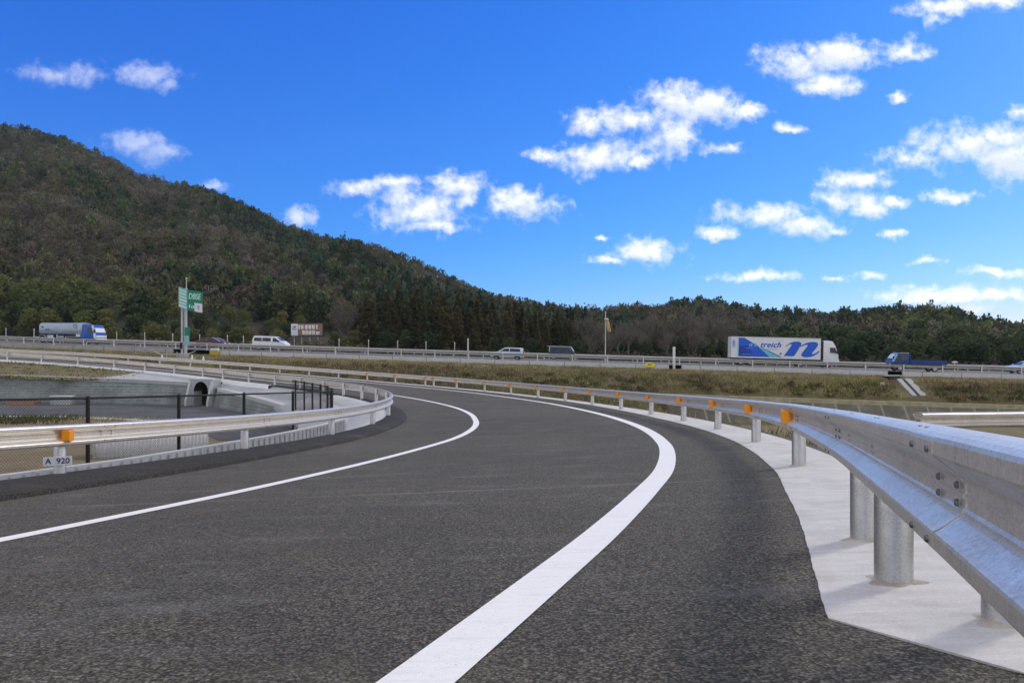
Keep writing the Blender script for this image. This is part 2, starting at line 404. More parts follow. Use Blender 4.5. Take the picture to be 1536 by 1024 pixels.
# lane lines
q = np.arange(0, CO.L, .35)
oc = np.interp(q, [0, 24, 33, 46, 60, 90, CO.L], [1.57, 1.66, 1.56, 1.36, 1.36, 1.45, 1.45]); hw = np.full_like(q, .125)
l1 = ribbon('road_line', CO, q, [oc - hw, oc + hw], [.005, .005], M['paint']); tag(l1, kind='structure')
q = np.arange(0, CI.L, .35)
ic = np.interp(q, [0, 18, 28, 36, 50, 62, CI.L], [-3.88, -3.86, -3.62, -3.30, -3.24, -3.36, -1.9]); hw = np.full_like(q, .10)
l2 = ribbon('road_line', CI, q, [ic - hw, ic + hw], [.005, .005], M['paint']); tag(l2, kind='structure')
# inner asphalt dike
q = np.arange(0, CI.L, .4)
f = np.interp(q, [0, 20, 26, 31, 40, 60, CI.L], [-1.22, -1.18, -.95, -.80, -.66, -.6, -.5])
k1 = ribbon('kerb', CI, q, [f, f + .02, f * .5, -.12 + 0 * q, .06 + 0 * q, .07 + 0 * q], [-.06, .06, .115, .135, .135, -.3], M['kerb']); tag(k1, kind='structure')
# concrete pad under the outer guardrail
sA = CO.near((1.52, 2.85)); sB = sA - .62
qq = np.linspace(0, 1, 900) ** 1.6
cols = []
prof = [(.33, -.03), (.33, .006), (.05, .008), (-.28, .008), (-.62, .006), (-.66, -.25)]
for o, dz in prof:
    c = (.33 - o) / .99
    q0 = sA + (sB - sA) * min(c * 1.5, 1.2)
    qv = q0 + qq * (CO.L - q0)
    oo = np.interp(qv, [sA + 22, sA + 36], [0, 1]); wob = .004 * np.sin(qv * 2.1) + .002 * np.sin(qv * 9.7) + .0015 * np.sin(qv * 31.)
    off = np.full(qv.shape, o) + (-.35 * oo * (o > 0)) + (wob if o > .3 else 0)
    p = CO.off(qv, off); cols.append(np.c_[p, Zs(p[:, 0], p[:, 1]) + dz])
V = np.stack(cols, 1)
fp = grid_faces(900, 6); endf = np.array([[0, 1, 2, 3], [0, 3, 4, 5]])
pad = link('pavement', np_mesh('pavement', V.reshape(-1, 3), np.vstack([fp[:, ::-1], endf]), M['pad'], False)); tag(pad, kind='structure')

# ------------------------------------------------------------------ guardrails
PROF = [(-.160, -.006), (-.161, .006), (-.155, .034), (-.147, .050), (-.141, .052), (-.137, .066), (-.131, .070), (-.099, .071), (-.092, .068), (-.084, .055), (-.052, .018), (-.045, .008), (-.037, .006), (-.030, -.001), (-.008, -.002), (-.004, .004),
        (.004, .004), (.008, -.002), (.030, -.001), (.037, .006), (.045, .008), (.052, .018), (.084, .055), (.092, .068), (.099, .071), (.131, .070), (.141, .066), (.150, .052), (.157, .030), (.161, .006), (.159, -.012)]
def sweep_beam(name, pts, side, mat, parent, prof=PROF, th=.006):
    """pts (n,3) beam axis; side +1: wave faces left of travel"""
    d = np.gradient(pts[:, :2], axis=0); d /= np.linalg.norm(d, axis=1, keepdims=True)
    nrm = np.stack([-d[:, 1], d[:, 0]], 1) * side
    loop = [(z, x) for z, x in prof] + [(z, x - th) for z, x in prof[::-1]]
    V = np.stack([np.c_[pts[:, :2] + nrm * x, pts[:, 2] + z] for z, x in loop], 1)
    n, k = V.shape[:2]
    i = np.arange(n - 1)[:, None] * k; j = np.arange(k)[None]; j2 = (j + 1) % k
    Fq = np.stack([i + j, i + j2, i + k + j2, i + k + j], -1).reshape(-1, 4)
    if side > 0: Fq = Fq[:, ::-1]
    h = len(prof); cap = []
    for base in (0, (n - 1) * k):
        for a in range(h - 1): cap.append([base + a, base + a + 1, base + k - 2 - a, base + k - 1 - a])
    me = np_mesh(name, V.reshape(-1, 3), np.vstack([Fq, cap]), mat, False)
    at = me.attributes.get('sharp_face')
    return link(name, me, parent), nrm

def round_post(h, r, n=20, cap=True):
    m = MB(); m.lathe([(r, 0), (r, h - .012), (r * .93, h - .003), (0, h)] if cap else [(r, 0), (r, h)], axis='z', n=n); return m
post_me = round_post(1.05, .083).mesh('post', M['steel_post'], smooth=True)
post_far_me = round_post(1.05, .070, 10).mesh('post', M['steel_far'], smooth=True)
def put(name, me, parent, loc, rz=0):
    o = link(name, me, parent); o.location = loc; o.rotation_euler = (0, 0, rz); return o

m = MB()
m.prism([(-.085, 0), (.085, 0), (.10, .035), (.045, .115), (-.045, .115), (-.10, .035)], -.078, .078, 'z')
refl_me = m.mesh('reflector', M['orange'], bevel=.006)
m = MB(); m.lathe([(0, .005), (.006, .0045), (.009, .002), (.010, -.004)], axis='y', n=12); bolt_me = m.mesh('bolt', M['bolt'], smooth=True)

HR = .78
g = thing('guardrail', 'silver W-beam guardrail with orange reflectors and round posts on the white concrete strip', 'guardrail', (0, 0, 0))
q = np.r_[np.arange(0, 30, .15), np.arange(30, CO.L, .6)]
p = CO.off(q, np.full(q.shape, .088)); pts = np.c_[p, Zs(p[:, 0], p[:, 1]) + HR - .16]
beam, nrm = sweep_beam('beam', pts, 1, M['steel'], g)
outer_posts = [tuple(x) for x in O2[4:6, :2]] + [tuple(x) for x in O2[7:35, :2]] + [(-5.9, 55.75)]
special = [(1.86, 2.78)]
for (x, y) in special + outer_posts:
    z = float(Zs(x, y)); near = y < 45
    put('post', post_me if near else post_far_me, g, (x, y, z - (.52 if (x, y) in special else .30)))
def beam_frame(curve, s, d, up, side):
    pp = curve.off(np.array([s]), np.array([d]))[0]; t_ = curve.tan(np.array([s]))[0]
    nx, ny = -t_[1] * side, t_[0] * side
    return (pp[0], pp[1], float(Zs(pp[0], pp[1])) + up), math.atan2(ny, nx) - math.pi / 2
# spacer that carries the beam on the set-back end post
s0 = CO.near((1.5, 2.6)); (bx, by, bz), rz = beam_frame(CO, s0, .085, HR - .16, 1)
m = MB(); m.tube((bx, by, bz - .12), (1.86, 2.78, bz - .12), .045, n=10); m.obj('spacer', M['steel_post'], g)
for (x, y) in outer_posts:
    s = CO.near((x, y))
    if 8 < y < 64:
        loc, rz = beam_frame(CO, s, .094, HR - .16, 1)
        put('reflector', refl_me, g, loc, rz)
    if y < 60:
        (bx, by, bz), rz = beam_frame(CO, s, .090, HR - .16, 1)
        m = MB(); m.box(-.05, .05, -.05, .0, -.02, .02); put('bracket', m.mesh('bracket', M['steel_post']), g, (bx, by, bz), rz)
# splices: overlapping sheet ends and their bolts
BZ = [(.022, .004), (-.022, .004), (.113, .070), (-.113, .070)]
for s in (CO.near((1.18, 1.95)), CO.near((2.2, 5.0)), CO.near((3.4, 8.6)), CO.near((4.3, 12.7)), CO.near((4.9, 16.9)), CO.near((5.1, 21))):
    qs = np.linspace(s - .16, s + .16, 6); pp = CO.off(qs, np.full(6, .088)); P3 = np.c_[pp, Zs(pp[:, 0], pp[:, 1]) + HR - .16]
    sweep_beam('splice_plate', P3, 1, M['steel'], g, [(z * .985, x + .0022) for z, x in PROF], .002)
    for ds in (-.11, .11):
        for zz, dd in BZ:
            loc, rz = beam_frame(CO, s + ds, .088 + dd + .006, HR - .16 + zz, 1); put('bolt', bolt_me, g, loc, rz)
# slotted holes along the upper ridge show dark
for s in np.r_[np.arange(CO.near((.9, 1.2)), CO.near((3.0, 7)), 1.0)]:
    for ds in (-.05, .05):
        m = MB(); m.lathe([(.011, .0), (.011, .002), (0, .003)], axis='z', n=10)
        loc, rz = beam_frame(CO, s + ds, .088 + .030, HR - .16 + .1565, 1); put('slot', m.mesh('slot', M['bolt']), g, loc, rz)
# grout stains round the near posts
t = NT('grout_stain'); t.set(Base_Color=t.ramp(t.noise(9, 5), [(.3, (.36, .315, .25)), (.7, (.56, .54, .50))]), Roughness=.95); M['grout'] = t.m
for (x, y) in special + outer_posts[:3]:
    m = MB(); n = 30; vs = []
    for i in range(n):
        a = 2 * math.pi * i / n
        for rr in (.08, .118 + .022 * math.sin(a * 3 + x * 5) + .014 * math.sin(a * 5 + y)):
            X, Y = x + rr * math.cos(a), y + rr * math.sin(a); vs.append((X, Y, float(Zs(X, Y)) + (.0075 if rr > .08 else .019)))
    m.add(vs, [(2 * i, 2 * i + 1, (2 * i + 3) % (2 * n), (2 * i + 2) % (2 * n)) for i in range(n)])
    m.obj('grout_ring', M['grout'], g)

# inner rail
g = thing('guardrail', 'silver W-beam guardrail on the dark asphalt kerb, bending round the inside of the hairpin', 'guardrail', (0, 0, 0))
q = np.r_[np.arange(0, CI.L, .4)]
p = CI.off(q, np.full(q.shape, -.088)); pts = np.c_[p, Zs(p[:, 0], p[:, 1]) + .10 + HR - .16 - .02]
sweep_beam('beam', pts, -1, M['steel'], g)
inner_posts = [tuple(x) for x in I2[3:27, :2]]
for (x, y) in inner_posts:
    put('post', post_me if y < 45 else post_far_me, g, (x, y, float(Zs(x, y)) - .22))
for (x, y) in inner_posts[:9]:
    s = CI.near((x, y)); (bx, by, bz), rz = beam_frame(CI, s, -.090, .10 + HR - .18, -1)
    m = MB(); m.box(-.05, .05, -.05, .0, -.02, .02); put('bracket', m.mesh('bracket', M['steel_post']), g, (bx, by, bz), rz)
s = CI.near((-6.75, 11.04))
loc, rz = beam_frame(CI, s, -.094, .10 + HR - .18, -1); put('reflector', refl_me, g, loc, rz)
for s in (CI.near((-6.62, 11.65)), CI.near((-5.6, 16.6)), CI.near((-4.95, 20.6)), CI.near((-4.7, 24.6))):
    qs = np.linspace(s - .16, s + .16, 6); pp = CI.off(qs, np.full(6, -.088)); P3 = np.c_[pp, Zs(pp[:, 0], pp[:, 1]) + .10 + HR - .18]
    sweep_beam('splice_plate', P3, -1, M['steel'], g, [(z * .985, x + .0022) for z, x in PROF], .002)
    for ds in (-.11, .11):
        for zz, dd in BZ:
            loc, rz = beam_frame(CI, s + ds, -.088 - dd - .006, .10 + HR - .18 + zz, -1); put('bolt', bolt_me, g, loc, rz)

# text helper: lettering as a mesh
def text_mesh(txt, size, mat, name='lettering', shear=0., offset=0., extr=.002, spacing=1., bold=0.):
    cu = bpy.data.curves.new(name, 'FONT'); cu.body = txt; cu.size = size; cu.shear = shear; cu.offset = offset; cu.extrude = extr
    cu.align_x = 'CENTER'; cu.align_y = 'CENTER'; cu.space_character = spacing
    tmp = bpy.data.objects.new('tmp_text', cu); COL.objects.link(tmp)
    dg = bpy.context.evaluated_depsgraph_get(); me = bpy.data.meshes.new_from_object(tmp.evaluated_get(dg))
    bpy.data.objects.remove(tmp); bpy.data.curves.remove(cu)
    if bold:
        bm = bmesh.new(); bm.from_mesh(me); g0 = list(bm.faces)
        for k in range(1, 4):
            d = bmesh.ops.duplicate(bm, geom=bm.verts[:len(me.vertices)] + bm.edges[:len(me.edges)] + bm.faces[:len(me.polygons)])
            vs_ = [v for v in d['geom'] if isinstance(v, bmesh.types.BMVert)]
            bmesh.ops.translate(bm, verts=vs_, vec=(bold * k / 3, bold * .25 * (k % 2), .0003 * k)); bm.verts.ensure_lookup_table(); bm.edges.ensure_lookup_table(); bm.faces.ensure_lookup_table()
        bm.to_mesh(me); bm.free()
    me.name = name; me.materials.clear(); me.materials.append(mat); return me

# number plate on the post of the inner rail
x, y = -6.75, 11.04
pl = thing('number_plate', 'small white plate lettered A 920 on a guardrail post', 'plate', (x, y - .02, float(Zs(x, y)) + .335))
m = MB(); m.box(-.185, .185, -.125, -.11, -.065, .065); m.obj('plate', M['white_sign'], pl, bevel=.005)
m = MB(); m.lathe([(.086, -.03), (.09, -.03), (.09, .03), (.086, .03)], axis='z', n=20); m.box(-.03, .03, -.112, -.08, -.03, .03); m.obj('clamp', M['steel_post'], pl)
o = link('lettering', text_mesh('A  920', .115, M['navy'], offset=.0022, extr=.001), pl); o.location = (0, -.1265, 0); o.rotation_euler = (R(90), 0, 0)
pl.rotation_euler = (0, 0, R(22))

# ------------------------------------------------------------------ inside of the hairpin
FLOOR = -4.0
# near side: concrete strip, earth slope down to the basin
q = np.arange(0, CI.L, .6)
sT = CI.near((-5.6, 33.2)); sW0 = CI.near((-10.5, 44.5)); sP = CI.near((-21.5, 57.3))
w1 = np.interp(q, [0, 26, 31, 36, sT, sW0], [.42, .45, .8, 1.3, 1.6, 1.6])
qa = q[q <= sW0]
w1a = w1[:len(qa)]
strip = ribbon('concrete_apron', CI, qa, [.05 + 0 * qa, .06 + w1a, .07 + w1a], [.07, .03, -.5], M['conc']); tag(strip, kind='structure')
dz1 = np.interp(qa, [0, 30, 40, sW0], [-.55, -.50, -.30, -.30])
def zfl(pq): return 0
c0 = CI.off(qa, w1a); c1 = CI.off(qa, w1a + 2.2); c2 = CI.off(qa, np.interp(qa, [0, 30, 45, sW0], [6.4, 5.2, 3.6, 3.0]))
z0 = Zs(c0[:, 0], c0[:, 1]); z1 = Zs(c0[:, 0], c0[:, 1]) + dz1 - .22
V = np.stack([np.c_[c0, z0 - .03], np.c_[c1, np.maximum(z1, FLOOR + .3)], np.c_[c2, np.full(len(qa), FLOOR - .05)]], 1)
V[:, 1, 2] += .05 * np.sin(qa * 1.7)
cb2 = int(np.argmin(np.abs(qa - CI.near((-4.6, 24.2)))))
tag(link('earth_bank', np_mesh('earth_bank', V[:cb2 + 1].reshape(-1, 3), grid_faces(cb2 + 1, 3)[:, ::-1], M['dirt'], True)), kind='structure')
tag(link('concrete_slope', np_mesh('concrete_slope', V[cb2:].reshape(-1, 3), grid_faces(len(qa) - cb2, 3)[:, ::-1], M['conc'], True)), kind='structure')
# basin floor sheets
m = MB(); m.add([(-90, -12, FLOOR), (-8, -12, FLOOR), (-4, 20, FLOOR), (-5, 42, FLOOR), (-20, 58, FLOOR), (-30, 68, FLOOR), (-95, 74, FLOOR)], [(0, 1, 2, 3, 4, 5, 6)])
tag(m.obj('basin_ground', M['dirt']), kind='structure')
m = MB(); m.add([(-90, 47.5, FLOOR + .02), (-28, 46.2, FLOOR + .02), (-19, 42.5, FLOOR + .02), (-13.5, 34, FLOOR + .02), (-9.5, 34, FLOOR + .02), (-9, 42, FLOOR + .02), (-24, 60, FLOOR + .02), (-95, 66, FLOOR + .02)], [tuple(range(8))])
tag(m.obj('basin_path', M['asphalt_pond']), kind='structure')
m = MB(); m.add([(-90, 47.0, FLOOR), (-90, 47.6, FLOOR), (-28, 46.3, FLOOR), (-19, 42.6, FLOOR), (-19.2, 42.0, FLOOR), (-28.2, 45.7, FLOOR),
                 (-90, 47.0, FLOOR + .1), (-90, 47.6, FLOOR + .1), (-28, 46.3, FLOOR + .1), (-19, 42.6, FLOOR + .1), (-19.2, 42.0, FLOOR + .1), (-28.2, 45.7, FLOOR + .1)],
                [(6, 11, 8, 7), (11, 10, 9, 8), (0, 5, 11, 6), (5, 4, 10, 11), (1, 7, 8, 2), (2, 8, 9, 3)]); tag(m.obj('path_kerb', M['conc']), kind='structure')

# far side: block retaining wall under the climbing ramp
def uv_wall(name, P, ztop, zbot, batter, mat, parent=None, thick=.5):
    """P: (n,2) plan points left to right as the wall is seen; faces to the right-hand normal"""
    P = np.asarray(P, float); n = len(P); s = np.r_[0, np.cumsum(np.linalg.norm(np.diff(P, axis=0), axis=1))]
    d = np.gradient(P, axis=0); d /= np.linalg.norm(d, axis=1, keepdims=True); nr = np.stack([d[:, 1], -d[:, 0]], 1)
    zt = np.broadcast_to(ztop, n); zb = np.broadcast_to(zbot, n)
    a = np.c_[P + nr * batter, zb]; b = np.c_[P, zt]; c = np.c_[P - nr * thick, zt]; e = np.c_[P - nr * thick, zb]
    V = np.stack([a, b, c, e], 1).reshape(-1, 3)
    Fq = grid_faces(n, 4); caps = np.array([[0, 1, 2, 3], [(n - 1) * 4 + k for k in (3, 2, 1, 0)]])
    me = np_mesh(name, V, np.vstack([Fq[:, ::-1], caps]), mat, False)
    uvl = me.uv_layers.new(name='UVMap'); li = np.zeros(len(me.loops), np.int32); me.loops.foreach_get('vertex_index', li)
    U = s[li // 4]; W = V[li, 2]; uvl.data.foreach_set('uv', np.c_[U, W].astype(np.float32).ravel())
    return link(name, me, parent)

wl = thing('retaining_wall', 'long grey-green block retaining wall with pale coping below the climbing ramp', 'wall', (-40, 60, FLOOR))
def wl_child(o): o.parent = wl; o.location = (40, -60, -FLOOR); return o
xs = np.linspace(-80, -24.75, 40)
ply = lambda x: np.interp(x, [-80, -60, -42, -30, -24], [63.5, 62.6, 60.5, 58.6, 57.0])
WP = np.c_[xs, ply(xs)]; wtop = np.interp(xs, [-80, -42, -30, -24], [-1.0, -1.72, -2.05, -2.25])
wl_child(uv_wall('wall', WP, wtop - .28, FLOOR - .2, .45, M['block']))
wl_child(uv_wall('coping', WP - [0, .06], wtop, wtop - .28, 0, M['conc_apron'], thick=.62))
# second length of wall, coming back towards the tip
wl2 = thing('retaining_wall', 'grey block wing wall with sloping white coping between the culvert mouth and the hairpin tip', 'wall', (-18, 50, FLOOR))
def wl2_child(o): o.parent = wl2; o.location = (18, -50, -FLOOR); return o
W2 = np.array([(-22.25, 55.75), (-20.4, 53.4), (-18.2, 50.4), (-16.0, 47.2), (-13.9, 44.0), (-12.2, 41.0), (-10.9, 38.4)])
w2top = np.interp(np.arange(7), [0, 6], [-2.62, -3.22])
wl2_child(uv_wall('wall', W2, w2top - .22, FLOOR - .2, .35, M['block']))
wl2_child(uv_wall('coping', W2 + [.03, -.05], w2top, w2top - .22, 0, M['conc'], thick=.6))
# culvert portal between the two
cv = thing('culvert', 'round culvert mouth set in a pale concrete headwall', 'culvert', (-23.55, 56.5, FLOOR))
m = MB(); hw2 = 1.22; zt = 2.05; n = 24; rr = .74; cz = 1.12
arc = [(rr * math.cos(math.pi * i / n), cz + rr * math.sin(math.pi * i / n)) for i in range(n + 1)]
outer = [(hw2, 0), (hw2, zt), (-hw2, zt), (-hw2, 0), (-rr, 0)] ; poly = [(rr, 0)] + outer[:0]
ring = [(rr, 0)] + arc + [(-rr, 0)]
def rim(p):
    x, z = p
    if abs(x) < 1e-6: return (0, zt)
    k = min(hw2 / abs(x), (zt) / max(z, 1e-6)) if z > cz else hw2 / max(abs(x), .3)
    return (max(-hw2, min(hw2, x * k)), min(zt, z * (k if z > cz else 1)))
outr = [(hw2, 0)] + [rim(p) for p in arc] + [(-hw2, 0)]
for i in range(len(ring) - 1):
    (a, b), (c, d), (e, f2), (h2, k2) = ring[i], ring[i + 1], outr[i + 1], outr[i]
    m.add([(a, -.3, b), (c, -.3, d), (e, -.3, f2), (h2, -.3, k2), (a, .5, b), (c, .5, d), (e, .5, f2), (h2, .5, k2)], [(0, 1, 2, 3), (7, 6, 5, 4), (0, 4, 5, 1), (3, 2, 6, 7)])
m.obj('headwall', M['conc_apron'], cv)
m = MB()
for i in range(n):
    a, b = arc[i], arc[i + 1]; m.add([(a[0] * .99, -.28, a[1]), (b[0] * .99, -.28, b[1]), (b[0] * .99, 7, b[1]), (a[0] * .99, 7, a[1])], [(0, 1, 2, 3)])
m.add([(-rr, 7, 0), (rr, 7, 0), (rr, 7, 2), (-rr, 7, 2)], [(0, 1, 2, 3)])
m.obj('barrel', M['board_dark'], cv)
for sx in (-1, 1):
    m = MB(); m.prism([(-.3, 0), (-.75, 0), (-.75, .35), (-.3, 1.95)], sx * 1.12 - .10, sx * 1.12 + .10, 'x'); m.obj('wing_wall', M['conc'], cv)
cv.rotation_euler = (0, 0, R(-24))
# ground between the wall tops and the ramp
q = np.arange(sW0 - 3, CI.L, .8); p0 = CI.off(q, np.full(q.shape, .05))
full = np.vstack([W2[::-1][:, :2], [(-23.6, 57.3)], WP[::-1]]); fz = np.r_[w2top[::-1], -2.3, wtop[::-1]]
fs = np.r_[0, np.cumsum(np.linalg.norm(np.diff(full, axis=0), axis=1))]
idx = np.array([fs[np.argmin(np.linalg.norm(full - p, axis=1))] for p in p0]); idx = np.maximum.accumulate(idx)
kk = np.linspace(0, 1, 60); qq2 = q[0] + kk * (q[-1] - q[0]); ii = np.interp(qq2, q, idx); ii = np.convolve(np.pad(ii, 3, 'edge'), np.ones(7) / 7, 'valid')
pa = CI.off(qq2, np.full(60, .04)); za = Zs(pa[:, 0], pa[:, 1]) + .02
pb = np.stack([np.interp(ii, fs, full[:, 0]), np.interp(ii, fs, full[:, 1])], 1); zb_ = np.interp(ii, fs, fz) - .03
cols = [np.c_[pa * (1 - k) + pb * k, za * (1 - k) + zb_ * k - .25 * math.sin(math.pi * k) * .5] for k in np.linspace(0, 1, 5)]
V = np.stack(cols, 1); cut = int(np.argmin(np.abs(qq2 - CI.near((-33, 65.6)))))
s1 = link('concrete_slope', np_mesh('concrete_slope', V[:cut + 1].reshape(-1, 3), grid_faces(cut + 1, 5)[:, ::-1], M['conc_apron'], True)); tag(s1, kind='structure')
s2 = link('earth_slope', np_mesh('earth_slope', V[cut:].reshape(-1, 3), grid_faces(60 - cut, 5)[:, ::-1], M['earth'], True)); tag(s2, kind='structure')
slope_xy = V[cut:].reshape(-1, 3)
# white edge kerb along the climbing part
q = np.arange(CI.near((-17, 52.7)), CI.L, .6)
k2 = ribbon('concrete_edge', CI, q, [.10 + 0 * q, .10 + 0 * q, .46 + 0 * q, .50 + 0 * q], [-.3, .13, .13, -.40], M['white_kerb']); tag(k2, kind='structure')

# ribbed white edging wall just inside the near rail
rw = thing('edging_wall', 'low ribbed white concrete edging wall between inner guardrail and fence', 'wall', (-6, 14, -2.1))
q = np.arange(CI.near((-7.6, 7.3)), CI.near((-4.75, 23.2)), .25); p = CI.off(q, np.full(q.shape, .52)); z = Zs(p[:, 0], p[:, 1])
d = CI.tan(q); nr = np.stack([-d[:, 1], d[:, 0]], 1); hgt = np.interp(q, [q[0], q[0] + 6, q[-1]], [.12, .18, .40])
V = np.stack([np.c_[p, z - .6], np.c_[p, z + hgt], np.c_[p + nr * .16, z + hgt], np.c_[p + nr * .16, z - .9]], 1)
o = link('wall', np_mesh('wall', V.reshape(-1, 3), grid_faces(len(q), 4)[:, ::-1], M['conc'], False), rw); o.location = (6, -14, 2.1)
m = MB()
for i in range(0, len(q), 1):
    a = p[i] - nr[i] * .02; b = d[i] * .022
    m.add([(*(a - b), z[i] - .2), (*(a + b), z[i] - .2), (*(a + b), z[i] + hgt[i] - .03), (*(a - b), z[i] + hgt[i] - .03)], [(0, 1, 2, 3)])
o = m.obj('rib', M['conc_old'], rw); o.location = (6, -14, 2.1)

bx_ = thing('crate', 'pale grey box standing on the basin floor against the block wall', 'box', (-35.0, 57.6, FLOOR + .02))
m = MB(); m.box(-.75, .75, -.4, .4, 0, .62); m.obj('body', M['conc_apron'], bx_, bevel=.03); m = MB(); m.box(-.8, .8, -.45, .45, .62, .70); m.obj('lid', M['conc'], bx_, bevel=.02)
bx_ = thing('brick_pile', 'low pile of reddish blocks on the basin floor beside the pale grey box', 'bricks', (-38.2, 57.9, FLOOR + .02))
m = MB(); m.box(-1.1, 1.0, -.5, .5, 0, .26); m.box(-.9, .7, -.42, .42, .262, .46); m.obj('blocks', plain('reddish_block', (.36, .20, .14), .85), bx_, bevel=.02); m = MB(); m.box(-1.2, 1.1, -.55, .55, -.06, -.002); m.obj('pallet', M['bark'], bx_)

# corrugated pipe lying in the basin
cp = thing('drain_pipe', 'large pale ribbed drain pipe half sunk in the basin beyond the fence', 'pipe', (-14.4, 29.6, FLOOR))
prof_ = []
for i in range(60):
    tpos = -2.0 + i * .068; prof_.append((.82 + (.035 if i % 2 else 0), tpos))
m = MB(); m.lathe(prof_ + [(.74, prof_[-1][1]), (.74, -2.0), prof_[0]], (0, 0, .25), 'x', 28); m.obj('barrel', M['conc'], cp)
m = MB(); m.lathe([(.88, -2.06), (.9, -1.96), (.74, -1.96), (.72, -2.06), (.88, -2.06)], (0, 0, .25), 'x', 28); m.obj('rim', M['conc_apron'], cp)
cp.rotation_euler = (0, 0, R(28))

# chain-link fence
fe = thing('fence', 'black chain-link fence following the inside of the hairpin above the basin', 'fence', (0, 0, 0))
FA = np.array([(-12.6, 8.0), (-11.3, 12.2), (-9.85, 17.0), (-8.95, 19.6), (-8.15, 22.4), (-7.45, 25.2), (-6.85, 28.0)])
FB = np.array([(-6.85, 28.0), (-7.3, 30.0), (-8.0, 32.0), (-8.85, 34.0), (-9.8, 36.0), (-10.8, 38.0), (-11.9, 40.0)])
def ftop(y): return np.interp(y, [8, 17, 28, 40], [-.62, -1.03, -1.44, -1.47])
FH = 1.75
cA = Curve(FA); cB = Curve(FB)
pm = MB(); pm.lathe([(.046, 0), (.046, FH + .03), (.04, FH + .05), (0, FH + .05)], axis='z', n=10); fpost = pm.mesh('post', M['black'], smooth=True)
postsA = [cA.at(cA.L - k) for k in (0, 2.9, 5.7, 8.5, 11.3, 14.1, 17.0, 19.8)]
postsB = [cB.at(k) for k in np.arange(2, cB.L + .1, 2.05)]
for pxy in postsA + postsB: put('post', fpost, fe, (pxy[0], pxy[1], float(ftop(pxy[1])) - FH))
for cu in (cA, cB):
    qv = np.linspace(0, cu.L, 40); pv = cu.at(qv); zt_ = ftop(pv[:, 1]); m = MB()
    for i in range(39): m.tube((*pv[i], zt_[i]), (*pv[i + 1], zt_[i + 1]), .026, n=6, cap=False)
    m.obj('top_rail', M['black'], fe)
    # woven wires: zigzag pairs
    vs = []; fsx = []; st = .075; hh = FH - .06; slope = hh / st * st
    nW = int(cu.L / st)
    for sgn in (1, -1):
        for i in range(-int(hh / st), nW + int(hh / st) + 1):
            a0 = i * st; a1 = a0 + sgn * hh
            b0, b1 = 0., 1.
            lo, hi = (a0, a1) if a0 < a1 else (a1, a0)
            if hi <= 0 or lo >= cu.L: continue
            t0 = (max(lo, 0) - a0) / (a1 - a0); t1 = (min(hi, cu.L) - a0) / (a1 - a0)
            t0, t1 = sorted((t0, t1))
            for ta, tb in ((t0, (t0 + t1) / 2), ((t0 + t1) / 2, t1)):
                pts_ = []
                for tq in (ta, tb):
                    w = cu.at(a0 + (a1 - a0) * tq); pts_.append((w[0], w[1], float(ftop(w[1])) - hh + hh * tq))
                nb = len(vs); r_ = .0032
                for P_ in pts_:
                    vs += [(P_[0], P_[1], P_[2] + r_), (P_[0] + .7 * r_, P_[1] - r_, P_[2] - r_), (P_[0] - .7 * r_, P_[1] + r_, P_[2] - r_)]
                fsx += [(nb, nb + 1, nb + 4, nb + 3), (nb + 1, nb + 2, nb + 5, nb + 4), (nb + 2, nb, nb + 3, nb + 5)]
    link('mesh_panel', np_mesh('mesh_panel', vs, fsx, M['black']), fe)

# ------------------------------------------------------------------ highway frame
HA = np.array([-63.7, 92.0]); HB = np.array([54.7, 79.0]); HU = (HB - HA) / np.linalg.norm(HB - HA); HN = np.array([-HU[1], HU[0]]); HLEN = np.linalg.norm(HB - HA)
_px = np.array([0, 200, 400, 600, 775, 900, 1075, 1230, 1400, 1536.]); _py = np.array([504.6, 512, 518.6, 525, 530.5, 534, 538, 542, 547.6, 552])
def hw_a(px, b=0):
    k = (px - 768) / 1109.; o = HA + HN * b
    return (k * o[1] - o[0]) / (HU[0] - k * HU[1])
_a = np.array([hw_a(p) for p in _px]); _Y = HA[1] + _a * HU[1]; _z = (530 - _py) * _Y / 1109. - .78
_zc = np.polyfit(_a, _z, 2)
def hz(a):
    a = np.asarray(a, float); ac = np.clip(a, -20, HLEN + 20); sl = np.polyval(np.polyder(_zc), ac)
    return np.polyval(_zc, ac) + sl * (a - ac)
def HP(a, b, z=0.):
    p = HA + HU * a + HN * b; return (p[0], p[1], float(hz(a)) + z)
def hribbon(name, b0, b1, z0, z1, mat, a0=-90, a1=HLEN + 90, n=80, kind='structure', parent=None):
    a = np.linspace(a0, a1, n)
    V = np.stack([np.c_[HA + np.outer(a, HU) + HN * b, hz(a) + z] for b, z in ((b0, z0), (b1, z1))], 1)
    o = link(name, np_mesh(name, V.reshape(-1, 3), grid_faces(n, 2)[:, ::-1], mat), parent)
    if kind: tag(o, kind=kind)
    return o
hribbon('highway', -.3, 24, 0, .1, M['asphalt_far'])
for b in (1.6, 10.0, 13.2, 21.4): hribbon('highway_line', b, b + .18, .012 + .1 * b / 24.3, .012 + .1 * b / 24.3, M['paint'])
for k in range(26):
    a = -30 + k * 7
    for b in (5.8, 17.4): hribbon('lane_dash', b, b + .15, .013 + .1 * b / 24.3, .013 + .1 * b / 24.3, M['paint'], a, a + 3, 3)
